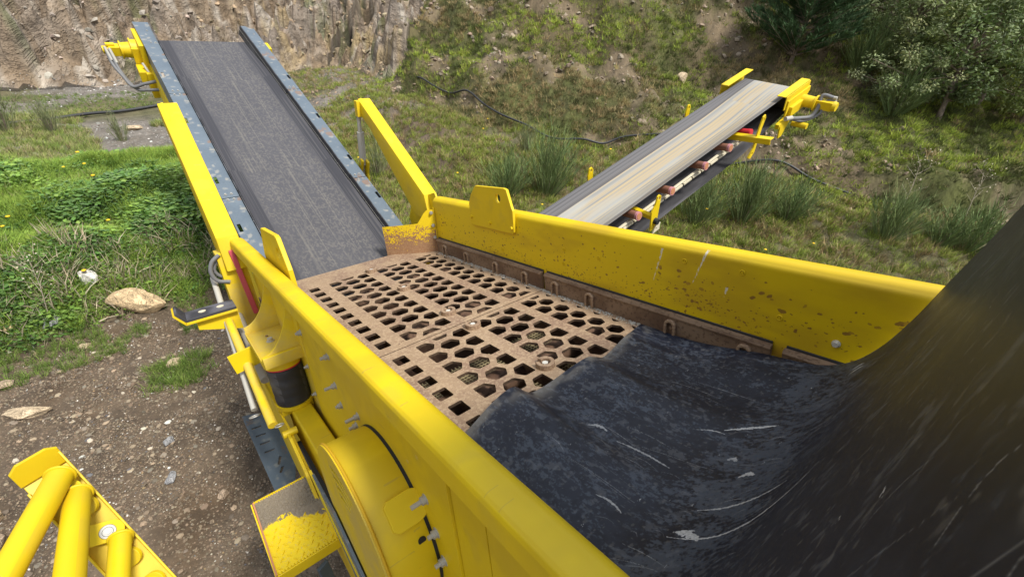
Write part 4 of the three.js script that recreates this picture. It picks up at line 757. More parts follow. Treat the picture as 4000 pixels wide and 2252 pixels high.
// chequered step at the side, with toothed lips
{
  const x0 = -0.075, x1 = 0.18, z0 = -1.97, z1 = -1.555, y = 1.82;
  const g = new THREE.BoxGeometry(1, 0.006, 1).toNonIndexed(), p = g.attributes.position, uv = g.attributes.uv;
  for (let i = 0; i < p.count; i++) { const u = p.getX(i) + 0.5, w = p.getZ(i) + 0.5; uv.setXY(i, u, w); p.setXYZ(i, mix(x0 - 0.006 * w, x1 + 0.04 * w, u), y + p.getY(i), mix(z0, z1, w)); }
  const step = mesh('step', g, treadMat, machine); lab(step, 'yellow chequered step plate half covered with soil');
  const lug = new THREE.SphereGeometry(1, 8, 5), lugs = [];
  for (let i = 0; i < 9; i++) for (let j = 0; j < 13; j++) { const x = x0 + 0.012 + i * 0.034 + (j % 2) * 0.017, z = z0 + 0.02 + j * 0.031; if (x > x1 + 0.02) continue; if (z < z0 + 0.19 + 0.22 * Math.max(0, x - 0.05)) continue; lugs.push(lug.clone().scale(0.013, 0.006, 0.0032).rotateY((i + j) % 2 ? 0.8 : -0.8).translate(x, y + 0.0035, z)); }
  mesh('tread_lugs', fin(lugs), yellow, step).userData.kind = 'stuff';
  const teeth = []; for (let i = 0; i < 22; i++) { const t = i / 21; teeth.push(new THREE.ConeGeometry(0.0065, 0.02, 4).translate(mix(x0 + 0.004, x1, t), y + 0.01, z0 + 0.003), new THREE.ConeGeometry(0.0065, 0.02, 4).translate(mix(x0, x1 + 0.035, t), y + 0.008, z1 - 0.002)); }
  mesh('step_teeth', fin(teeth), yellow, step).userData.kind = 'stuff';
  mesh('step_lip', fin([new THREE.BoxGeometry(x1 - x0 + 0.045, 0.075, 0.006).translate((x0 + x1) / 2 + 0.017, y - 0.036, z1 + 0.004), new THREE.BoxGeometry(x1 - x0, 0.075, 0.006).translate((x0 + x1) / 2, y - 0.036, z0 - 0.004), new THREE.BoxGeometry(0.006, 0.075, 0.415).translate(x0 - 0.011, y - 0.036, (z0 + z1) / 2)]), yellow, step);
  mesh('step_rim', fin([bar(new THREE.Vector3(x0 - 0.001, y + 0.006, z0), new THREE.Vector3(x0 - 0.007, y + 0.006, z1), 0.007, 0.007, UP, 0)]), rollerEnd, step);
  const sg = new THREE.DodecahedronGeometry(1, 0), grit = []; for (let i = 0; i < 700; i++) { const q = rr(0.0015, 0.0045) * (rnd() < 0.05 ? 2.4 : 1); grit.push(sg.clone().scale(q, q * 0.6, q * 1.1).rotateY(rr(0, 6)).translate(rr(x0 + 0.008, x1), y + 0.004, z0 + 0.008 + 0.16 * Math.pow(rnd(), 0.8))); }
  mesh('soil_grit', fin(grit), std({ color: new THREE.Color(0.2, 0.165, 0.12), roughness: 0.95 }), step).userData.kind = 'stuff';
  mesh('step_stay', fin([bar(new THREE.Vector3(0.095, y - 0.08, z1 + 0.03), new THREE.Vector3(0.13, y - 0.75, z1 + 0.12), 0.055, 0.02)]), flapMat, step);
}
// slotted dark side flap lower down
{
  const P0 = [[0.015, 1.30, -3.113], [0.10, 1.30, -3.09], [0.26, 1.30, -2.90], [0.235, 1.30, -2.60], [0.14, 1.30, -2.30], [0.04, 1.30, -2.20], [0.035, 1.30, -2.373]];
  const s = shape(P0.map(p => [p[0], p[2]]).reverse());
  const slot = (x, z, ang, l) => { const c = Math.cos(ang), d = Math.sin(ang); polyHole(s, [[-l, -0.008], [l, -0.008], [l, 0.008], [-l, 0.008]].map(p => [x + p[0] * c - p[1] * d, z + p[0] * d + p[1] * c]), 0.006); };
  for (let i = 0; i < 4; i++) slot(0.075 + 0.006 * i, -2.95 + 0.085 * i, 0.10, 0.032); slot(0.125, -2.58, -1.15, 0.036); slot(0.115, -2.50, -1.0, 0.026);
  const g = ext(s, 0.012); g.rotateX(Math.PI / 2); g.translate(0, 1.30, 0);
  mesh('slotted_flap', fin(g), flapMat, machine);
}
// folded rail close by at the lower left: channel with three tubes pinned in it
{
  const rail = new THREE.Group(); rail.name = 'folded_rail'; machine.add(rail); lab(rail, 'yellow folded rail of three tubes pinned in a channel, nearest corner');
  const v = (x, y, z) => new THREE.Vector3(x, y, z);
  const Z = v(0.213, 0.727, 0.653).normalize(), ax = v(0.273, -0.686, 0.674).normalize(), sd = new THREE.Vector3().crossVectors(Z, ax);
  const O = v(-0.324, 3.21, -1.235), hw = 0.034;                                  // head of the channel
  const at = (l, w, up) => O.clone().addScaledVector(ax, l).addScaledVector(sd, w).addScaledVector(Z, up);
  const plate = (p, q, w, t, up) => bar(p, q, w, t, up, 0.0012);
  mesh('channel', fin([plate(at(-0.02, 0, -0.012), at(0.45, 0, -0.012), 2 * hw, 0.004, Z), plate(at(-0.022, hw, 0.0), at(0.45, hw, 0.0), 0.004, 0.030, Z), plate(at(0.018, -hw, 0.0), at(0.45, -hw, 0.0), 0.004, 0.030, Z)]), yellow, rail);
  const es = new THREE.Shape([[-0.036, -0.012], [0.036, -0.012], [0.036, 0.026], [0.022, 0.036], [-0.022, 0.036], [-0.036, 0.024]].map(p => new THREE.Vector2(p[0], p[1])));
  const eU = Z.clone().multiplyScalar(0.62).addScaledVector(ax, -0.78).normalize();
  const eg = ext(es, 0.005, 0.001); eg.applyMatrix4(new THREE.Matrix4().makeBasis(sd, eU, new THREE.Vector3().crossVectors(sd, eU)).setPosition(at(-0.012, 0, 0)));
  mesh('end_plate', fin(eg), yellow, rail);
  const tubes = [[v(-0.298, 3.218, -1.209), v(-0.359, 3.243, -1.0), 0.0215], [v(-0.287, 3.182, -1.177), v(-0.283, 3.237, -0.945), 0.0205], [v(-0.252, 3.102, -1.101), v(-0.263, 3.104, -0.998), 0.018]];
  tubes.forEach(([p, q, r]) => { const d = q.clone().sub(p).normalize(); const t = mesh('tube', fin([rod(p.clone().addScaledVector(d, 0.004), p.clone().addScaledVector(d, 0.6), r, r, 28)]), yellow, rail); mesh('weld_bead', fin([new THREE.TorusGeometry(r + 0.0005, 0.003, 8, 28).applyQuaternion(new THREE.Quaternion().setFromUnitVectors(v(0, 0, 1), d)).translate(p.x + d.x * 0.005, p.y + d.y * 0.005, p.z + d.z * 0.005)]), yellow, t); });
  const ls = new THREE.Shape(); ls.moveTo(-0.026, -0.02); ls.lineTo(0.006, -0.02); ls.absarc(0.006, 0, 0.02, -Math.PI / 2, Math.PI / 2, false); ls.lineTo(-0.026, 0.02);
  for (const [l, w] of [[0.050, 0.002], [0.163, 0.008]]) {
    const q = sd.clone().multiplyScalar(0.86).addScaledVector(ax, 0.5).normalize(), r = new THREE.Vector3().crossVectors(Z, q);
    const g = ext(ls, 0.006, 0.001, 12); g.applyMatrix4(new THREE.Matrix4().makeBasis(q, r, Z).setPosition(at(l, w, 0.006)));
    const p = mesh('pin_lug', fin(g), yellowDirty, rail);
    const b = mesh('pin_bolt', fin([new THREE.CylinderGeometry(0.0125, 0.0135, 0.003, 24), new THREE.CylinderGeometry(0.008, 0.009, 0.0035, 20).translate(0, 0.003, 0), new THREE.CylinderGeometry(0.005, 0.005, 0.004, 16).translate(0, 0.005, 0)]), std({ color: new THREE.Color(0.30, 0.30, 0.29), roughness: 0.45, metalness: 0.4 }), p); b.position.copy(at(l, w, 0.015)); b.quaternion.setFromUnitVectors(UP, Z);
  }
  for (const [l, w] of [[0.098, 0.024], [0.195, 0.026], [0.232, 0.02], [0.30, 0.022]]) {
    const g = ext(ls, 0.006, 0.001, 12); g.applyMatrix4(new THREE.Matrix4().makeBasis(Z.clone().multiplyScalar(0.7).addScaledVector(sd, 0.5).addScaledVector(ax, 0.3).normalize(), ax, new THREE.Vector3(0, 0, 0)).setPosition(at(l, w, 0.002)));
    const zz = Z.clone().multiplyScalar(0.75).addScaledVector(sd, -0.62).normalize(), xx = sd.clone().multiplyScalar(0.75).addScaledVector(Z, 0.62).normalize();
    const g2 = ext(ls, 0.006, 0.001, 12); g2.scale(0.8, 0.9, 1); g2.applyMatrix4(new THREE.Matrix4().makeBasis(xx, new THREE.Vector3().crossVectors(zz, xx), zz).setPosition(at(l, w - 0.012, 0.0)));
    mesh('pin_lug', fin(g2), yellow, rail);
  }
}
// ================================================================ plants, stones, pipes
const dummy = new THREE.Object3D(), tmpC = new THREE.Color();
camera.updateMatrixWorld(); camera.updateProjectionMatrix();
const viewM = new THREE.Matrix4().multiplyMatrices(camera.projectionMatrix, camera.matrixWorld.clone().invert());
const inView = (x, y, z, m = 1.18) => { const p = new THREE.Vector4(x, y, z, 1).applyMatrix4(viewM); return p.w > 0 && Math.abs(p.x) < m * p.w && Math.abs(p.y) < m * p.w; };
const underMachine = (x, z) => x > 0.0 && x < 2.5 && z < 0.6 && z > -4.6;
function scatter(name, geo, mat, list, label, category) {
  const m = new THREE.InstancedMesh(geo, mat, list.length);
  list.forEach((q, i) => { dummy.position.set(q[0], q[1], q[2]); dummy.rotation.set(q[6] || 0, q[4], q[7] || 0); dummy.scale.set(q[3] * (q[8] || 1), q[3] * (q[9] || 1), q[3] * (q[8] || 1)); dummy.updateMatrix(); m.setMatrixAt(i, dummy.matrix); m.setColorAt(i, tmpC.setRGB(q[5][0], q[5][1], q[5][2])); });
  m.name = numbered(name); m.castShadow = m.receiveShadow = true; tag(m, label, category, null, 'stuff'); scene.add(m); return m;
}
// builder for many small faces
class Faces {
  constructor() { this.p = []; this.c = []; }
  tri(a, b, c, col) { for (const q of [a, b, c]) { this.p.push(q.x, q.y, q.z); this.c.push(col[0], col[1], col[2]); } }
  blade(base, dir, len, w, bend, col, seg = 2) {       // tapering ribbon that bends over
    const side = new THREE.Vector3(dir.z, 0, -dir.x); if (side.lengthSq() < 1e-6) side.set(1, 0, 0); side.normalize().applyAxisAngle(dir.clone().normalize(), rr(0, 6.28));
    let a = base.clone(), d = dir.clone().normalize(); let wa = w;
    for (let i = 0; i < seg; i++) {
      const b = a.clone().addScaledVector(d, len / seg); b.y -= bend * len / seg * (i + 0.5) / seg; const wb = w * (1 - (i + 1) / seg);
      const a0 = a.clone().addScaledVector(side, -wa / 2), a1 = a.clone().addScaledVector(side, wa / 2);
      if (wb < 1e-5) this.tri(a0, a1, b, col); else { const b0 = b.clone().addScaledVector(side, -wb / 2), b1 = b.clone().addScaledVector(side, wb / 2); this.tri(a0, a1, b0, col); this.tri(a1, b1, b0, col); }
      d = b.clone().sub(a).normalize(); d.y -= bend * 0.5 / seg; d.normalize(); a = b; wa = wb;
    }
    return a;
  }
  leaf(pos, dir, len, w, col) {
    const d = dir.clone().normalize(), s = new THREE.Vector3(rr(-1, 1), rr(-1, 1), rr(-1, 1)).cross(d).normalize().multiplyScalar(w / 2);
    const tip = pos.clone().addScaledVector(d, len), mid = pos.clone().addScaledVector(d, len * 0.45); const l = mid.clone().add(s), r = mid.clone().sub(s);
    this.tri(pos, r, l, col); this.tri(l, r, tip, col);
  }
  geo() { const g = new THREE.BufferGeometry(); g.setAttribute('position', new THREE.Float32BufferAttribute(this.p, 3)); g.setAttribute('color', new THREE.Float32BufferAttribute(this.c, 3)); g.computeVertexNormals(); return g; }
}
const jit = (c, k = 0.25) => { const f = 1 + rr(-k, k); return [c[0] * f * (1 + rr(-k, k) * 0.3), c[1] * f, c[2] * f]; };
const grassMat = std({ vertexColors: true, roughness: 0.85 });
const leafMat = new THREE.MeshPhysicalMaterial({ vertexColors: true, roughness: 0.8, side: THREE.DoubleSide, transmission: 0.3, thickness: 0 });
const vec = (x, y, z) => new THREE.Vector3(x, y, z);
function tuftGeo(n, spread, lean, w, bend) {
  const f = new Faces();
  for (let i = 0; i < n; i++) { const a = rr(0, 6.28), r = spread * Math.sqrt(rnd()), k = rr(0.5, 1.15); f.blade(vec(r * Math.cos(a), -0.03, r * Math.sin(a)), vec(Math.cos(a + rr(-1, 1)) * lean * rnd(), 1, Math.sin(a + rr(-1, 1)) * lean * rnd()), rr(0.6, 1.05), w * rr(0.7, 1.3), bend * rr(0.4, 1.4), [k, k, k], 2); }
  return f.geo();
}
const tuft = tuftGeo(16, 0.32, 0.9, 0.055, 0.7), tuftFine = tuftGeo(16, 0.22, 0.75, 0.035, 0.5);
const herbGeo = (() => { const f = new Faces(); for (let i = 0; i < 26; i++) { const a = rr(0, 6.28), r = 0.5 * Math.sqrt(rnd()), h = rr(0.1, 0.8) * (1 - r * 0.7), k = rr(0.6, 1.15); f.leaf(vec(r * Math.cos(a), h, r * Math.sin(a)), vec(Math.cos(a + rr(-1, 1)), rr(-0.2, 0.7), Math.sin(a + rr(-1, 1))), rr(0.16, 0.34), rr(0.10, 0.2), [k, k, k]); } return f.geo(); })();

{ // grass on hillside, floor and bank
  const hill = [], fine = [], herbs = [], dry = [];
  const P1 = [0.165, 0.215, 0.034], P2 = [0.37, 0.45, 0.06], P3 = [0.40, 0.30, 0.145], P4 = [0.07, 0.088, 0.024];
  for (let i = 0; i < 150000; i++) {
    const x = rr(4, 27), z = rr(-34, 3), t = terrain(x, z); if (t.d < -0.2 || t.cliff > 0.5) continue; if (!inView(x, t.h + 0.1, z)) continue;
    const bare = fbm(x * 0.9 + t.h, z * 0.9 + t.h * 0.7, 4, 0, 215) - 0.16 * sst(-7, -4, z) * sst(1.2, 1.8, t.d) - 0.05 * sst(-5, -3, z) * sst(1.3, 0.7, Math.abs(t.d - 0.7) + 0.5); if (rnd() < sst(0.52, 0.64, bare) * 0.9) continue;
    const n = fbm(x * 0.45, z * 0.45, 4, 0, 231) + 0.25 * sst(-8, -2.5, z) - 0.04 + rr(-0.09, 0.09); let c = n > 0.50 ? mix3(P1, P2, sst(0.48, 0.62, n)) : mix3(P3, P1, sst(0.36, 0.54, n)); if (rnd() < 0.16) c = P4; if (rnd() < 0.14) c = P3; const pt = fbm(x * 2.2, z * 2.2, 3, 0, 245); c = mix3(c, P4, sst(0.52, 0.66, pt) * 0.8);
    hill.push([x, t.h, z, rr(0.13, 0.30), rr(0, 6.28), jit(c), rr(-0.25, 0.25), rr(-0.25, 0.25)]); if (hill.length > 64000) break;
  }
  for (let i = 0; i < 60000; i++) {
    const x = rr(2.6, 12.5), z = rr(-27, 2), t = terrain(x, z); if (t.d > 0.2 || !inView(x, 0.1, z)) continue;
    const n = fbm(x * 0.5, z * 0.5, 4, 0, 233); if (rnd() > sst(0.34, 0.56, n + 0.10 * sst(4, 8, x)) * mix(0.22, 1, sst(-18, -14, z))) continue;
    const c = rnd() < 0.35 ? P3 : mix3(P1, P2, rnd()); fine.push([x, t.h, z, rr(0.12, 0.28), rr(0, 6.28), jit(c), rr(-0.2, 0.2), rr(-0.2, 0.2)]); if (fine.length > 20000) break;
  }
  for (let i = 0; i < 90000; i++) {
    const x = rr(-5, 2.3), z = rr(-14.8, -6.4), t = terrain(x, z); if (t.bk < 0.12 || underMachine(x, z) || !inView(x, t.h + 0.1, z)) continue; if (rnd() > t.bk * 1.6) continue;
    const n = fbm(x * 0.55, z * 0.55, 4, 0, 235), n2 = fbm(x * 1.4, z * 1.4, 3, 0, 236);
    const strawZone = sst(-8.3, -7.7, z) * sst(-6.6, -7.0, z) * sst(0.9, 0.2, x);
    if (rnd() < strawZone * 0.08 * sst(0.36, 0.5, n)) { if (rnd() < 0.5) dry.push([x, t.h, z, rr(0.28, 0.5), rr(0, 6.28), jit(mix3([0.62, 0.53, 0.37], [0.44, 0.36, 0.24], rnd())), rr(-0.5, 0.5), rr(-0.5, 0.5)]); continue; }
    if (n2 > 0.66 && rnd() < 0.25) { if (rnd() < 0.3) dry.push([x, t.h, z, rr(0.15, 0.32), rr(0, 6.28), jit([0.36, 0.28, 0.18]), rr(-0.5, 0.5), rr(-0.5, 0.5)]); continue; }
    if (n > 0.49 ? rnd() < 0.6 : rnd() < 0.15) { if (herbs.length < 12000) herbs.push([x, t.h - 0.02, z, rr(0.10, 0.22) * (0.7 + 1.1 * Math.pow(fbm(x * 1.1, z * 1.1, 2, 0, 239), 2) * 2), rr(0, 6.28), jit(mix3([0.10, 0.225, 0.026], [0.27, 0.43, 0.055], sst(0.42, 0.62, n2 + rr(-0.14, 0.14)))), rr(-0.2, 0.2), rr(-0.2, 0.2)]); }
    else if (fine.length < 60000) fine.push([x, t.h, z, rr(0.14, 0.30), rr(0, 6.28), jit(mix3([0.17, 0.31, 0.035], [0.38, 0.50, 0.075], rnd())), rr(-0.3, 0.3), rr(-0.3, 0.3)]);
  }
  for (let i = 0; i < 9000; i++) { // turf strip behind the bank
    const x = rr(-6, 2.5), z = rr(-19.5, -13.2), t = terrain(x, z); if (fbm(x * 0.7, z * 0.7, 3, 0, 242) < mix(0.36, 0.6, sst(-2.5, 0.6, x)) || t.bk > 0.5) continue; fine.push([x, t.h, z, rr(0.12, 0.3), rr(0, 6.28), jit(rnd() < 0.3 ? [0.46, 0.38, 0.2] : mix3([0.18, 0.27, 0.045], [0.36, 0.42, 0.10], rnd())), 0, 0]);
  }
  for (let i = 0; i < 3500; i++) { // bright moss-like turf at the foot of the bank, by the cliff, odd tufts on the soil
    const q = rnd(); let x, z; if (q < 0.4) { x = rr(-3, 0.2); z = rr(-7.3, -6.2); if (fbm(x * 1.5, z * 1.5, 3, 0, 237) < 0.44) continue; } else if (q < 0.9) { x = rr(-6, 3.5); z = rr(-22, -19.4); if (fbm(x * 0.6, z * 0.6, 3, 0, 238) < 0.45) continue; } else { x = -0.38 + rr(-0.35, 0.35); z = -5.5 + rr(-0.3, 0.3); if (Math.hypot(x + 0.38, z + 5.5) > 0.36 * rnd() + 0.1) continue; }
    const t = terrain(x, z); fine.push([x, t.h, z, q < 0.9 ? rr(0.08, 0.16) : rr(0.09, 0.2), rr(0, 6.28), jit(mix3([0.13, 0.22, 0.03], [0.24, 0.33, 0.06], rnd())), 0, 0]);
  }
  for (let i = 0; i < 30000; i++) { // apron between the machine and the hillside
    const x = rr(4, 13), z = rr(-22, -1), t = terrain(x, z); if (t.d > 0.2 || t.d < -5 || !inView(x, t.h, z)) continue; const n = fbm(x * 0.8, z * 0.8, 4, 0, 247); if (rnd() > sst(0.38, 0.55, n) * mix(0.25, 1, sst(-18, -14, z))) continue; hill.push([x, t.h, z, rr(0.12, 0.28), rr(0, 6.28), jit(rnd() < 0.4 ? P3 : mix3(P1, P2, rnd())), rr(-0.25, 0.25), rr(-0.25, 0.25)]); if (hill.length > 80000) break;
  }
  scatter('grass', tuft, grassMat, hill, 'tussocky green and straw grass covering the steep hillside', 'grass');
  scatter('grass', tuftFine, grassMat, fine, 'short green grass on the quarry floor and the bank', 'grass');
  scatter('weeds', herbGeo, leafMat, herbs, 'leafy bright green weeds on the bank left of the machine', 'weeds');
  scatter('dry_grass', tuftFine, grassMat, dry, 'dry straw coloured grass along the front of the bank', 'dry grass');
  const fl = []; for (let i = 0; i < 40; i++) { const left = i < 16; const x = left ? rr(-3, -0.6) : rr(3, 11), z = left ? rr(-13, -7) : rr(-12, -1); const t = terrain(x, z); fl.push([x, t.h + rr(0.25, 0.42), z, rr(0.022, 0.035), 0, [0.8, 0.5, 0.01]]); }
  scatter('flowers', new THREE.SphereGeometry(1, 7, 5).scale(1, 0.4, 1), std({ roughness: 0.7 }), fl, 'small yellow wild flowers dotted in the grass', 'wild flowers');
}
{ // loose stones: gravel on the soil, rubble on slopes
  const chunk = (() => { const g = mergeVertices(new THREE.IcosahedronGeometry(1, 0).deleteAttribute('normal').deleteAttribute('uv')), p = g.attributes.position; for (let i = 0; i < p.count; i++) { const k = rr(0.6, 1.3); p.setXYZ(i, p.getX(i) * k, p.getY(i) * k * 0.6, p.getZ(i) * k * 0.8); } const f = g.toNonIndexed(); f.computeVertexNormals(); return f; })();
  const grav = [], rub = [];
  const C1 = [[0.23, 0.18, 0.125], [0.17, 0.125, 0.085], [0.12, 0.095, 0.07], [0.46, 0.40, 0.31], [0.12, 0.115, 0.12], [0.28, 0.19, 0.10], [0.55, 0.51, 0.45]];
  for (let i = 0; i < 160000; i++) {
    const x = rr(-4.6, 1.6), z = -0.4 - 7.6 * Math.pow(rnd(), 0.8), t = terrain(x, z); if (t.bk > 0.3 || underMachine(x, z) && rnd() < 0.5 || !inView(x, 0, z)) continue;
    const n = fbm(x * 1.2, z * 1.2, 3, 0, 241); if (rnd() > sst(0.3, 0.62, n)) continue;
    const s = 0.0035 + 0.008 * Math.pow(rnd(), 3) + (rnd() < 0.02 ? rr(0.006, 0.026) : 0);
    grav.push([x, t.h + s * 0.2, z, s, rr(0, 6.28), jit(C1[Math.floor(rnd() * (rnd() < 0.75 ? 3 : 7))], 0.2), rr(-0.6, 0.6), rr(-0.6, 0.6), 1, rr(0.5, 1)]); if (grav.length > 42000) break;
  }
  for (let i = 0; i < 60000; i++) { const x = rr(-3.6, 0.9), z = -0.8 - 6.6 * Math.pow(rnd(), 0.8), t = terrain(x, z); if (t.bk > 0.3 || !inView(x, 0, z)) continue; const q = 0.004 + 0.013 * Math.pow(rnd(), 2); grav.push([x, t.h, z, q, rr(0, 6.28), jit(mix3([0.135, 0.098, 0.065], [0.20, 0.15, 0.10], rnd()), 0.3), rr(-0.8, 0.8), rr(-0.8, 0.8), 1, rr(0.7, 1.3)]); if (grav.length > 78000) break; }
  for (let i = 0; i < 1500; i++) { const x = rr(-3.4, 0.2), z = rr(-7, -1.2), t = terrain(x, z); if (t.bk > 0.3 || !inView(x, 0, z) || fbm(x * 0.8, z * 0.8, 3, 0, 243) < 0.46) continue; const q = 0.012 + 0.035 * Math.pow(rnd(), 3.5); grav.push([x, t.h - q * 0.1, z, q, rr(0, 6.28), jit(rnd() < 0.5 ? [0.30, 0.23, 0.155] : [0.2, 0.165, 0.125], 0.25), rr(-0.4, 0.4), rr(-0.4, 0.4), 1, rr(0.5, 0.9)]); }
  for (let i = 0; i < 40000; i++) { // pale gravel floor beyond the bank and by the wide belt
    const x = rr(-6, 12), z = rr(-27, -13.5), t = terrain(x, z); if (t.d > 0.6 || t.bk > 0.2 || !inView(x, 0, z)) continue; if (x < 4 && fbm(x * 0.4, z * 0.4, 4, 0, 211) > 0.5 && z < -18) continue; const s = 0.012 + 0.03 * Math.pow(rnd(), 3) + (rnd() < 0.02 ? 0.05 : 0);
    grav.push([x, t.h, z, s, rr(0, 6.28), jit(x > 4 ? [0.27, 0.20, 0.14] : rnd() < 0.06 ? [0.58, 0.56, 0.53] : [0.21, 0.19, 0.17], 0.25), rr(-0.6, 0.6), rr(-0.6, 0.6)]);
  }
  for (let i = 0; i < 60000; i++) {
    const x = rr(-14, 26), z = rr(-36, 2), t = terrain(x, z); if (t.d < 0.2 || !inView(x, t.h, z)) continue; const bare = fbm(x * 0.9 + t.h, z * 0.9 + t.h * 0.7, 4, 0, 215) - 0.16 * sst(-7, -4, z) * sst(1.2, 1.8, t.d) - 0.05 * sst(-5, -3, z) * sst(1.3, 0.7, Math.abs(t.d - 0.7) + 0.5); if (t.cliff < 0.5 && rnd() > sst(0.5, 0.62, bare)) continue;
    if (t.cliff > 0.5 && rnd() < 0.75) continue;
    const s = (0.03 + 0.10 * Math.pow(rnd(), 3)) * (z > -6 ? 0.55 : z < -14 ? 1.35 : 1); const c = t.cliff > 0.5 ? (x > 4 ? [0.34, 0.26, 0.165] : [0.36, 0.30, 0.25]) : [0.27, 0.21, 0.155];
    rub.push([x, t.h - s * 0.1, z, s, rr(0, 6.28), jit(c, 0.35), rr(-0.8, 0.8), rr(-0.8, 0.8), 1, rr(0.6, 1.5)]); if (rub.length > 16000) break;
  }
  for (let i = 0; i < 9000; i++) { // shards on the cut bank at the right
    const x = rr(9, 17), z = rr(-5.5, 1.5), t = terrain(x, z); if (t.d < -0.6 || t.d > 1.5 || !inView(x, t.h, z)) continue; if (rnd() > sst(0.50, 0.62, fbm(x * 1.3, z * 1.3, 3, 0, 249)) * 0.8) continue;
    const q = 0.02 + 0.06 * Math.pow(rnd(), 2.5); rub.push([x, t.h + q * 0.2, z, q, rr(0, 6.28), jit([0.33, 0.25, 0.185], 0.35), rr(-0.8, 0.8), rr(-0.8, 0.8), 1, rr(0.6, 1.4)]);
  }
  scatter('gravel', chunk, std({ roughness: 0.9 }), grav, 'loose pebbles and chips strewn over the brown soil', 'gravel');
  scatter('rubble', chunk, std({ roughness: 0.9 }), rub, 'broken rock rubble showing on the slopes', 'rubble');
}
// single rocks, each its own
function rockGeo(sd, sx, sy, sz) {
  const g = mergeVertices(new THREE.IcosahedronGeometry(1, 4).deleteAttribute('normal').deleteAttribute('uv')), p = g.attributes.position, planes = [];
  for (let i = 0; i < 12; i++) { const v = vec(hash(i, sd, 1) * 2 - 1, (hash(i, sd, 2) * 2 - 1) * 0.8, hash(i, sd, 3) * 2 - 1).normalize(); planes.push([v, 0.48 + 0.3 * hash(i, sd, 4)]); }
  for (let i = 0; i < p.count; i++) { const v = vec(p.getX(i), p.getY(i), p.getZ(i)); for (const [n, d] of planes) { const q = v.dot(n); if (q > d) v.addScaledVector(n, (d - q) * 0.98); } v.multiplyScalar(1 + 0.10 * (fbm(v.x * 3 + sd, v.y * 3 + v.z * 2, 3, 0, sd) - 0.5)); p.setXYZ(i, v.x * sx, v.y * sy, v.z * sz); }
  g.computeVertexNormals(); return fin(toCreasedNormals(g.toNonIndexed(), 0.3), 1.4);
}
const rockTints = { tan: [1.05, 0.82, 0.55], ochre: [1.15, 0.85, 0.5], white: [1.35, 1.3, 1.2], grey: [0.62, 0.62, 0.64], brown: [0.75, 0.56, 0.4] };
const rockMats = Object.fromEntries(Object.entries(rockTints).map(([k, c]) => [k, std({ map: rockMap, color: new THREE.Color().setRGB(c[0] * 0.62, c[1] * 0.62, c[2] * 0.62), roughness: 0.9, bumpMap: rockMap, bumpScale: 0.03 })]));
function rock(sd, x, z, size, tint, turn, label) {
  const o = new THREE.Mesh(rockGeo(sd, ...size), rockMats[tint]); o.name = numbered('rock'); o.position.set(x, yAt(x, z) + size[1] * 0.45, z); o.rotation.y = turn; o.castShadow = o.receiveShadow = true; tag(o, label, 'rock'); scene.add(o);
}
rock(1, -0.58, -7.02, [0.36, 0.22, 0.2], 'ochre', -0.4, 'big ochre and white boulder at the foot of the grassy bank');
rock(2, -1.68, -5.66, [0.23, 0.07, 0.12], 'tan', -0.5, 'flat tan slab lying on bare soil at the left edge');
rock(3, -1.87, -4.36, [0.14, 0.11, 0.12], 'tan', 0.3, 'tan rock at the left edge, upper of the two beside the folded rail');
rock(4, -1.86, -4.06, [0.26, 0.14, 0.16], 'brown', 0.8, 'brown boulder at the left edge, lower of the two beside the folded rail');
rock(5, -1.84, -7.1, [0.17, 0.05, 0.08], 'ochre', 0.1, 'long pale ochre slab beside grass at the left edge');
rock(6, -1.42, -7.02, [0.15, 0.09, 0.10], 'grey', 0.7, 'blue grey stone at the edge of the bright grass');
rock(7, -1.0, -7.45, [0.12, 0.15, 0.1], 'white', 0.2, 'white stone standing among the dry grass');
rock(8, 0.14, -16.9, [0.34, 0.10, 0.22], 'tan', 0.5, 'flat pale slab on grey gravel beyond the bank');
rock(9, -0.40, -5.68, [0.10, 0.06, 0.07], 'tan', 0.5, 'small tan stone beside the grass tuft on the soil');
rock(10, 13.55, -8.2, [0.34, 0.22, 0.2], 'tan', 0.4, 'single pale tan boulder lying on the hillside above the far belt');
rock(11, -0.62, -4.45, [0.06, 0.045, 0.05], 'grey', 0.5, 'small grey stone alone in the middle of the soil');
rock(12, -0.66, -3.98, [0.08, 0.04, 0.05], 'grey', 1.1, 'flat grey stone on soil above the folded rail');
rock(13, -1.2, -6.6, [0.08, 0.05, 0.06], 'tan', 0.1, 'small tan stone on soil below the bright grass');
rock(14, -1.9, -6.3, [0.12, 0.06, 0.09], 'brown', 0.1, 'brown stone on soil at the far left edge');
rock(15, -0.33, -3.55, [0.06, 0.05, 0.05], 'brown', 0.3, 'small brown stone on soil right of the folded rail');

// shrubs
const brown = [0.10, 0.075, 0.05];
const barkMat = std({ map: rockMap, color: new THREE.Color(0.28, 0.22, 0.17), roughness: 0.95 });
function broomGeo(n, h, spread, col) {
  const f = new Faces();
  for (let i = 0; i < n; i++) {
    const a = rr(0, 6.28), r = rnd(), d = vec(Math.cos(a) * spread * r, 1, Math.sin(a) * spread * r), L = h * rr(0.55, 1.05) * (1 - 0.25 * r), b = vec(Math.cos(a) * 0.12 * r * h, 0, Math.sin(a) * 0.12 * r * h), c = jit(col, 0.35);
    f.blade(b, d, L, 0.013 * (h > 1 ? 1.1 : 1), 0.22, c, 3);
    for (let k = 0; k < 7; k++) { const t = rr(0.35, 0.95), p = b.clone().addScaledVector(d.clone().normalize(), L * t * 0.96); f.blade(p, d.clone().normalize().add(vec(rr(-0.55, 0.55), rr(0, 0.5), rr(-0.55, 0.55))), L * rr(0.15, 0.32), 0.011, 0.15, jit(c, 0.25), 1); }
  }
  return f.geo();
}
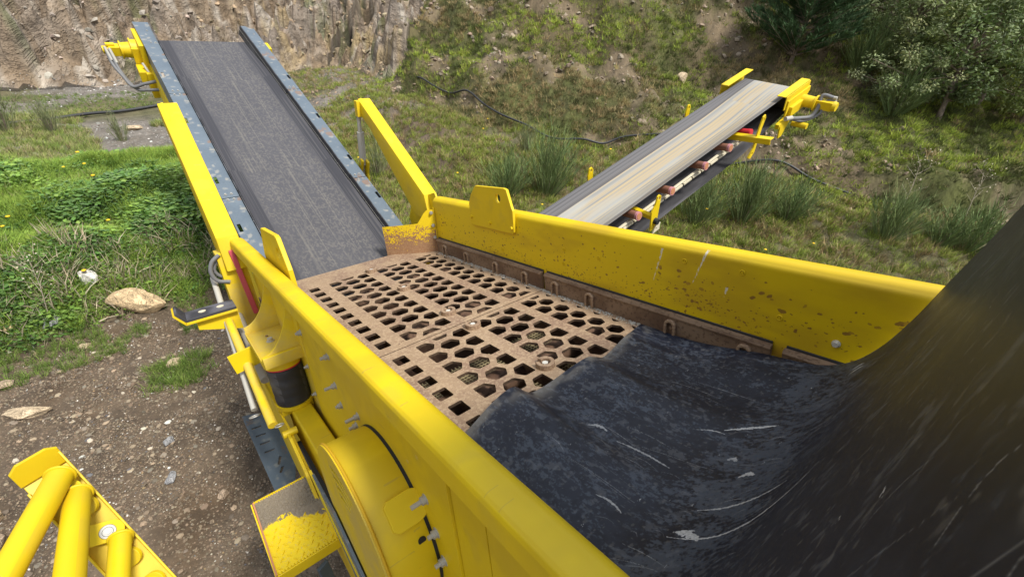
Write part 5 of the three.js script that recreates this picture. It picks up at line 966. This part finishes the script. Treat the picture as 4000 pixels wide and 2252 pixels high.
const broomA = broomGeo(230, 1.5, 0.66, [0.15, 0.20, 0.07]), broomB = broomGeo(200, 1.1, 0.8, [0.15, 0.205, 0.068]), broomC = broomGeo(70, 1.1, 0.45, [0.19, 0.21, 0.095]);
const stumpGeo = (h) => { const f = []; for (let i = 0; i < 7; i++) { const a = i * 0.9; f.push(rod(vec(0, -0.05, 0), vec(Math.cos(a) * 0.1, h * 0.35, Math.sin(a) * 0.1), 0.014, 0.006, 6)); } return fin(f); };
const stumpG = stumpGeo(1.2);
function shrub(geo, x, z, s, turn, label, category = 'shrub', group) {
  const o = new THREE.Group(); o.name = numbered('broom_shrub'); o.position.set(x, yAt(x, z) - 0.03, z); o.rotation.y = turn; o.scale.setScalar(s); tag(o, label, category, group); scene.add(o);
  mesh('stems', stumpG, barkMat, o); mesh('twigs', geo, grassMat, o); return o;
}
shrub(broomA, 7.3, -7.3, 1.2, 0.3, 'tall dark green broom shrub right behind the lifting lug of the yellow wall');
shrub(broomB, 6.3, -7.6, 1.15, 1.3, 'wispy broom shrub just left of the tall one behind the lifting lug');
shrub(broomA, 8.7, -4.15, 0.95, 2.1, 'broom shrub behind the yellow wall, left of the pair near the belt bracket');
shrub(broomA, 9.6, -3.55, 1.05, 3.0, 'dense dark broom shrub in the middle of the group behind the yellow wall');
shrub(broomB, 10.3, -2.95, 1.0, 0.8, 'low broom shrub on the right flank of the dense dark one');
shrub(broomA, 11.1, -1.35, 0.85, 1.9, 'broom shrub below the soil bank, behind the middle of the yellow wall');
shrub(broomB, 12.2, -0.2, 1.1, 0.1, 'broom shrub beside the hanging end of the black mat');
shrub(broomB, 11.9, -0.62, 0.8, 2.6, 'small broom shrub left of the one beside the black mat');
shrub(broomC, 4.5, -10.5, 1.0, 0.5, 'thin greyish broom shrub behind the grey ram of the right arm');
shrub(broomC, -2.45, -17.5, 1.35, 0.2, 'thin feathery shrub standing at the far left edge');
shrub(broomC, -1.55, -17.0, 1.0, 1.2, 'feathery leaning shrub beside the pale gravel on the left');
shrub(broomC, -0.2, -15.8, 0.75, 2.2, 'small feathery shrub behind the bright green weeds');
shrub(broomC, 8.0, -8.9, 0.9, 2.9, 'sparse broom shrub beside the bend of the black water pipe');
shrub(broomB, 17.2, -4.7, 1.5, 0.6, 'olive broom thicket on the slope below the pine');
shrub(broomB, 16.2, -3.2, 1.35, 2.2, 'brownish broom thicket on the slope under the leafy trees');
shrub(broomB, 14.9, -13.2, 0.8, 1.1, 'lone dark shrub high on the middle of the hillside');
shrub(broomB, 12.6, -13.2, 0.6, 0.1, 'lone small dark shrub lower on the hillside, left of the tan boulder');
{ // dead stalks
  const mk = (x, z, s, turn, label) => { const f = []; f.push(rod(vec(0, 0, 0), vec(0.10, 0.6, 0.05), 0.009, 0.006, 6), rod(vec(0.10, 0.6, 0.05), vec(0.16, 1.0, -0.02), 0.006, 0.003, 6)); for (let i = 0; i < 9; i++) { const t = 0.35 + i * 0.07, b = vec(0.16 * t, t, 0.03); f.push(rod(b, b.clone().add(vec(Math.cos(i * 2.4) * 0.22, 0.18, Math.sin(i * 2.4) * 0.22)), 0.004, 0.002, 5)); } const o = new THREE.Group(); o.name = numbered('dead_stalk'); o.position.set(x, yAt(x, z), z); o.rotation.y = turn; o.scale.setScalar(s); tag(o, label, 'dead plant'); mesh('stalk', fin(f), std({ color: new THREE.Color(0.40, 0.34, 0.26), roughness: 0.9 }), o);
    const h = new Faces(); for (let i = 0; i < 60; i++) { const t = 0.5 + rnd() * 0.7; h.leaf(vec(0.16 * t + rr(-0.2, 0.2), t + rr(0, 0.15), rr(-0.2, 0.2)), vec(rr(-1, 1), rr(-1, 1), rr(-1, 1)), 0.035, 0.025, jit([0.38, 0.33, 0.25])); } mesh('seed_heads', h.geo(), grassMat, o); scene.add(o); };
  mk(-1.45, -7.12, 0.75, 0.4, 'dry branching stalk leaning over the bank above the bright grass');
  mk(13.0, -1.55, 1.15, 1.2, 'pale dry stalk on the slope right of the soil bank');
  mk(13.9, -0.55, 1.0, 2.2, 'pale dry bush beside the upper edge of the black mat');
}
// trees
function limb(list, p, q, r0, r1) { list.push(rod(p, q, r0, r1, 8)); }
function leafyTree(sd, h, wide, col, nClump, leafN, leafL) {
  seed = sd * 7919; const wood = [], f = new Faces(), top = vec(rr(-0.2, 0.2) * wide, h * 0.62, rr(-0.2, 0.2) * wide);
  limb(wood, vec(0, -0.2, 0), top, 0.05 + h * 0.012, 0.03);
  for (let i = 0; i < nClump; i++) {
    const a = rr(0, 6.28), t = Math.sqrt(rnd()), y = h * rr(0.22, 1.0), prof = Math.sin(Math.PI * clamp((y / h - 0.12) / 0.95)) , r = wide * prof * t, c = vec(Math.cos(a) * r, y, Math.sin(a) * r), R = rr(0.22, 0.5) * wide * 0.42;
    const b = vec(top.x * 0.8 * y / h, Math.min(y * 0.75, h * 0.6), top.z * 0.8 * y / h); if (i % 2 === 0) limb(wood, b, c, 0.022, 0.006);
    const cc = jit(col, 0.3), down = rr(0.1, 0.6);
    for (let k = 0; k < leafN; k++) { const d = vec(rr(-1, 1), rr(-1, 1), rr(-1, 1)); if (d.lengthSq() > 1) continue; const p = c.clone().add(vec(d.x * R, d.y * R * 0.8, d.z * R)); f.leaf(p, vec(d.x + rr(-0.6, 0.6), d.y * 0.3 + rr(-0.7, 0.6) - down * 0.3, d.z + rr(-0.6, 0.6)), leafL * rr(0.7, 1.3), leafL * rr(0.35, 0.55), jit(cc, 0.22)); }
  }
  return { wood: fin(wood), leaves: f.geo() };
}
function plantTree(name, parts, x, z, s, turn, label, tilt = 0) {
  const o = new THREE.Group(); o.name = numbered(name); o.position.set(x, yAt(x, z) - 0.05, z); o.rotation.set(0, turn, tilt); o.scale.setScalar(s); tag(o, label, 'tree'); mesh('trunk', parts.wood, barkMat, o); mesh('crown', parts.leaves, leafMat, o); scene.add(o);
}
const tA = leafyTree(3, 4.6, 1.9, [0.20, 0.25, 0.085], 120, 130, 0.13), tB = leafyTree(5, 4.2, 2.0, [0.25, 0.30, 0.115], 115, 130, 0.12), tC = leafyTree(9, 3.4, 1.6, [0.135, 0.19, 0.05], 100, 130, 0.12);
plantTree('leafy_tree', tA, 17.6, -3.9, 0.78, 0.3, 'grey green leafy tree right of the pine, above the bright grass');
plantTree('leafy_tree', tB, 18.2, -1.9, 0.85, 1.7, 'pale green leafy tree just right of the nearest grey green tree');
plantTree('leafy_tree', tC, 16.9, -2.3, 0.85, 2.6, 'low leafy tree between the bright grass and the pale green tree');
plantTree('leafy_tree', tB, 20.5, -1.3, 1.0, 4.0, 'leafy tree at the far right edge above the black mat');
plantTree('leafy_tree', tA, 21.6, -4.2, 1.15, 2.0, 'tall leafy tree on the upper slope at the top right');
plantTree('leafy_tree', tC, 23.5, -3.0, 1.5, 5.0, 'dark leafy tree in the top right corner');
plantTree('leafy_tree', tC, 18.6, -7.6, 0.95, 3.3, 'dark leafy tree on the crest left of the pine');
plantTree('leafy_tree', tB, 20.3, -6.6, 0.9, 5.6, 'yellowish leafy tree on the crest behind the pine');
plantTree('leafy_tree', tC, 26.0, -1.8, 1.5, 1.0, 'shaded tree behind the others at the right edge');
plantTree('leafy_tree', tA, 25.0, -6.0, 1.3, 4.4, 'tall tree furthest back on the crest at the top right');
const bA = leafyTree(12, 1.9, 1.2, [0.21, 0.26, 0.07], 60, 130, 0.085), bB = leafyTree(14, 1.6, 1.3, [0.27, 0.31, 0.125], 60, 130, 0.08);
for (const [g, x, z, k, t, l] of [[bB, 16.4, -3.4, 1.0, 2.1, 'pale leafy bush on the slope right of the far belt head, lowest of its thicket'], [bA, 17.6, -2.9, 1.2, 3.0, 'leafy bush filling the gap between the two nearest leafy trees'], [bB, 18.4, -3.4, 1.3, 4.2, 'pale bush behind the gap between the two nearest leafy trees'], [bA, 18.2, -0.9, 1.1, 5.1, 'leafy bush below the tree at the far right edge'], [bB, 19.6, -5.2, 1.4, 0.9, 'pale leafy bush on the crest right of the pine'], [bA, 17.4, -8.8, 1.2, 3.7, 'leafy bush on the crest left of the dark leafy tree'], [bB, 16.2, -10.6, 0.8, 2.6, 'small leafy bush at the top edge, middle of the crest']]) {
  const o = new THREE.Group(); o.name = numbered('leafy_bush'); o.position.set(x, yAt(x, z) - 0.05, z); o.rotation.y = t; o.scale.setScalar(k); tag(o, l, 'bush'); mesh('stems', g.wood, barkMat, o); mesh('foliage', g.leaves, leafMat, o); scene.add(o);
}
{ // young pine
  seed = 4242; const wood = [], f = new Faces(), h = 3.5; limb(wood, vec(0, -0.2, 0), vec(0.05, h, 0), 0.07, 0.015);
  for (let y = 0.25; y < h; y += 0.12) { const nb = 9, R = 1.65 * Math.pow(1 - y / h, 0.75) + 0.12; for (let k = 0; k < nb; k++) {
    const a = k / nb * 6.28 + y * 5 + rr(-0.3, 0.3), L = R * rr(0.75, 1.1), tip = vec(Math.cos(a) * L, y + L * rr(0.25, 0.6), Math.sin(a) * L), b = vec(0, y, 0); limb(wood, b, tip, 0.014, 0.004);
    for (let q = 0; q < 15; q++) { const t = rr(0.2, 1), p = b.clone().lerp(tip, t), c = jit([0.06, 0.115, 0.042], 0.35), d0 = tip.clone().sub(b).normalize().add(vec(rr(-0.5, 0.5), rr(0.1, 0.6), rr(-0.5, 0.5))).normalize(); for (let n = 0; n < 16; n++) f.blade(p.clone().addScaledVector(d0, n * 0.014), d0.clone().add(vec(rr(-0.8, 0.8), rr(-0.4, 0.8), rr(-0.8, 0.8))), rr(0.12, 0.2), 0.022, 0.1, c, 1); }
  } }
  const o = new THREE.Group(); o.name = 'pine_tree'; o.position.set(16.5, yAt(16.5, -6.4) - 0.05, -6.4); tag(o, 'dark green young pine tree on the slope above the far belt end', 'tree'); mesh('trunk', fin(wood), barkMat, o); mesh('crown', f.geo(), grassMat, o); scene.add(o);
}
// pipes lying on the ground
function groundPipe(pts, r, label) { const c = new THREE.CatmullRomCurve3(pts.map(([x, z, up]) => vec(x, yAt(x, z) + r + (up || 0), z))); const o = new THREE.Mesh(fin(new THREE.TubeGeometry(c, 80, r, 8)), hoseDark); o.name = numbered('water_pipe'); o.castShadow = o.receiveShadow = true; tag(o, label, 'pipe'); scene.add(o); }
groundPipe([[8.2, -16, 0.04], [8.4, -15.2, 0.08], [8.5, -14.4, 0.10], [8.6, -13.5, 0.11], [8.68, -12.7, 0.11], [8.7, -11.8, 0.11], [8.72, -11, 0.10], [9.0, -10.1, 0.11], [9.3, -9.25, 0.12], [9.8, -8.5, 0.12], [10.2, -8.1, 0.12], [10.6, -7.8, 0.1], [11.3, -7.0, 0.06]], 0.03, 'thin black water pipe snaking along the foot of the hillside behind the wall');
groundPipe([[-3.4, -17.9, 0.02], [-1.6, -18.4, 0.03], [-0.7, -18.85, 0.05], [0.0, -19.15, 0.03], [1.2, -19.6, 0.0]], 0.045, 'dark pipe lying on gravel below the rock face at left');
groundPipe([[11.5, -5.3, 0.04], [12.1, -4.2, 0.03], [12.5, -3.4, 0.03], [13.0, -2.6, -0.05]], 0.028, 'black pipe end lying on the ledge right of the far belt');
renderer.render(scene, camera);
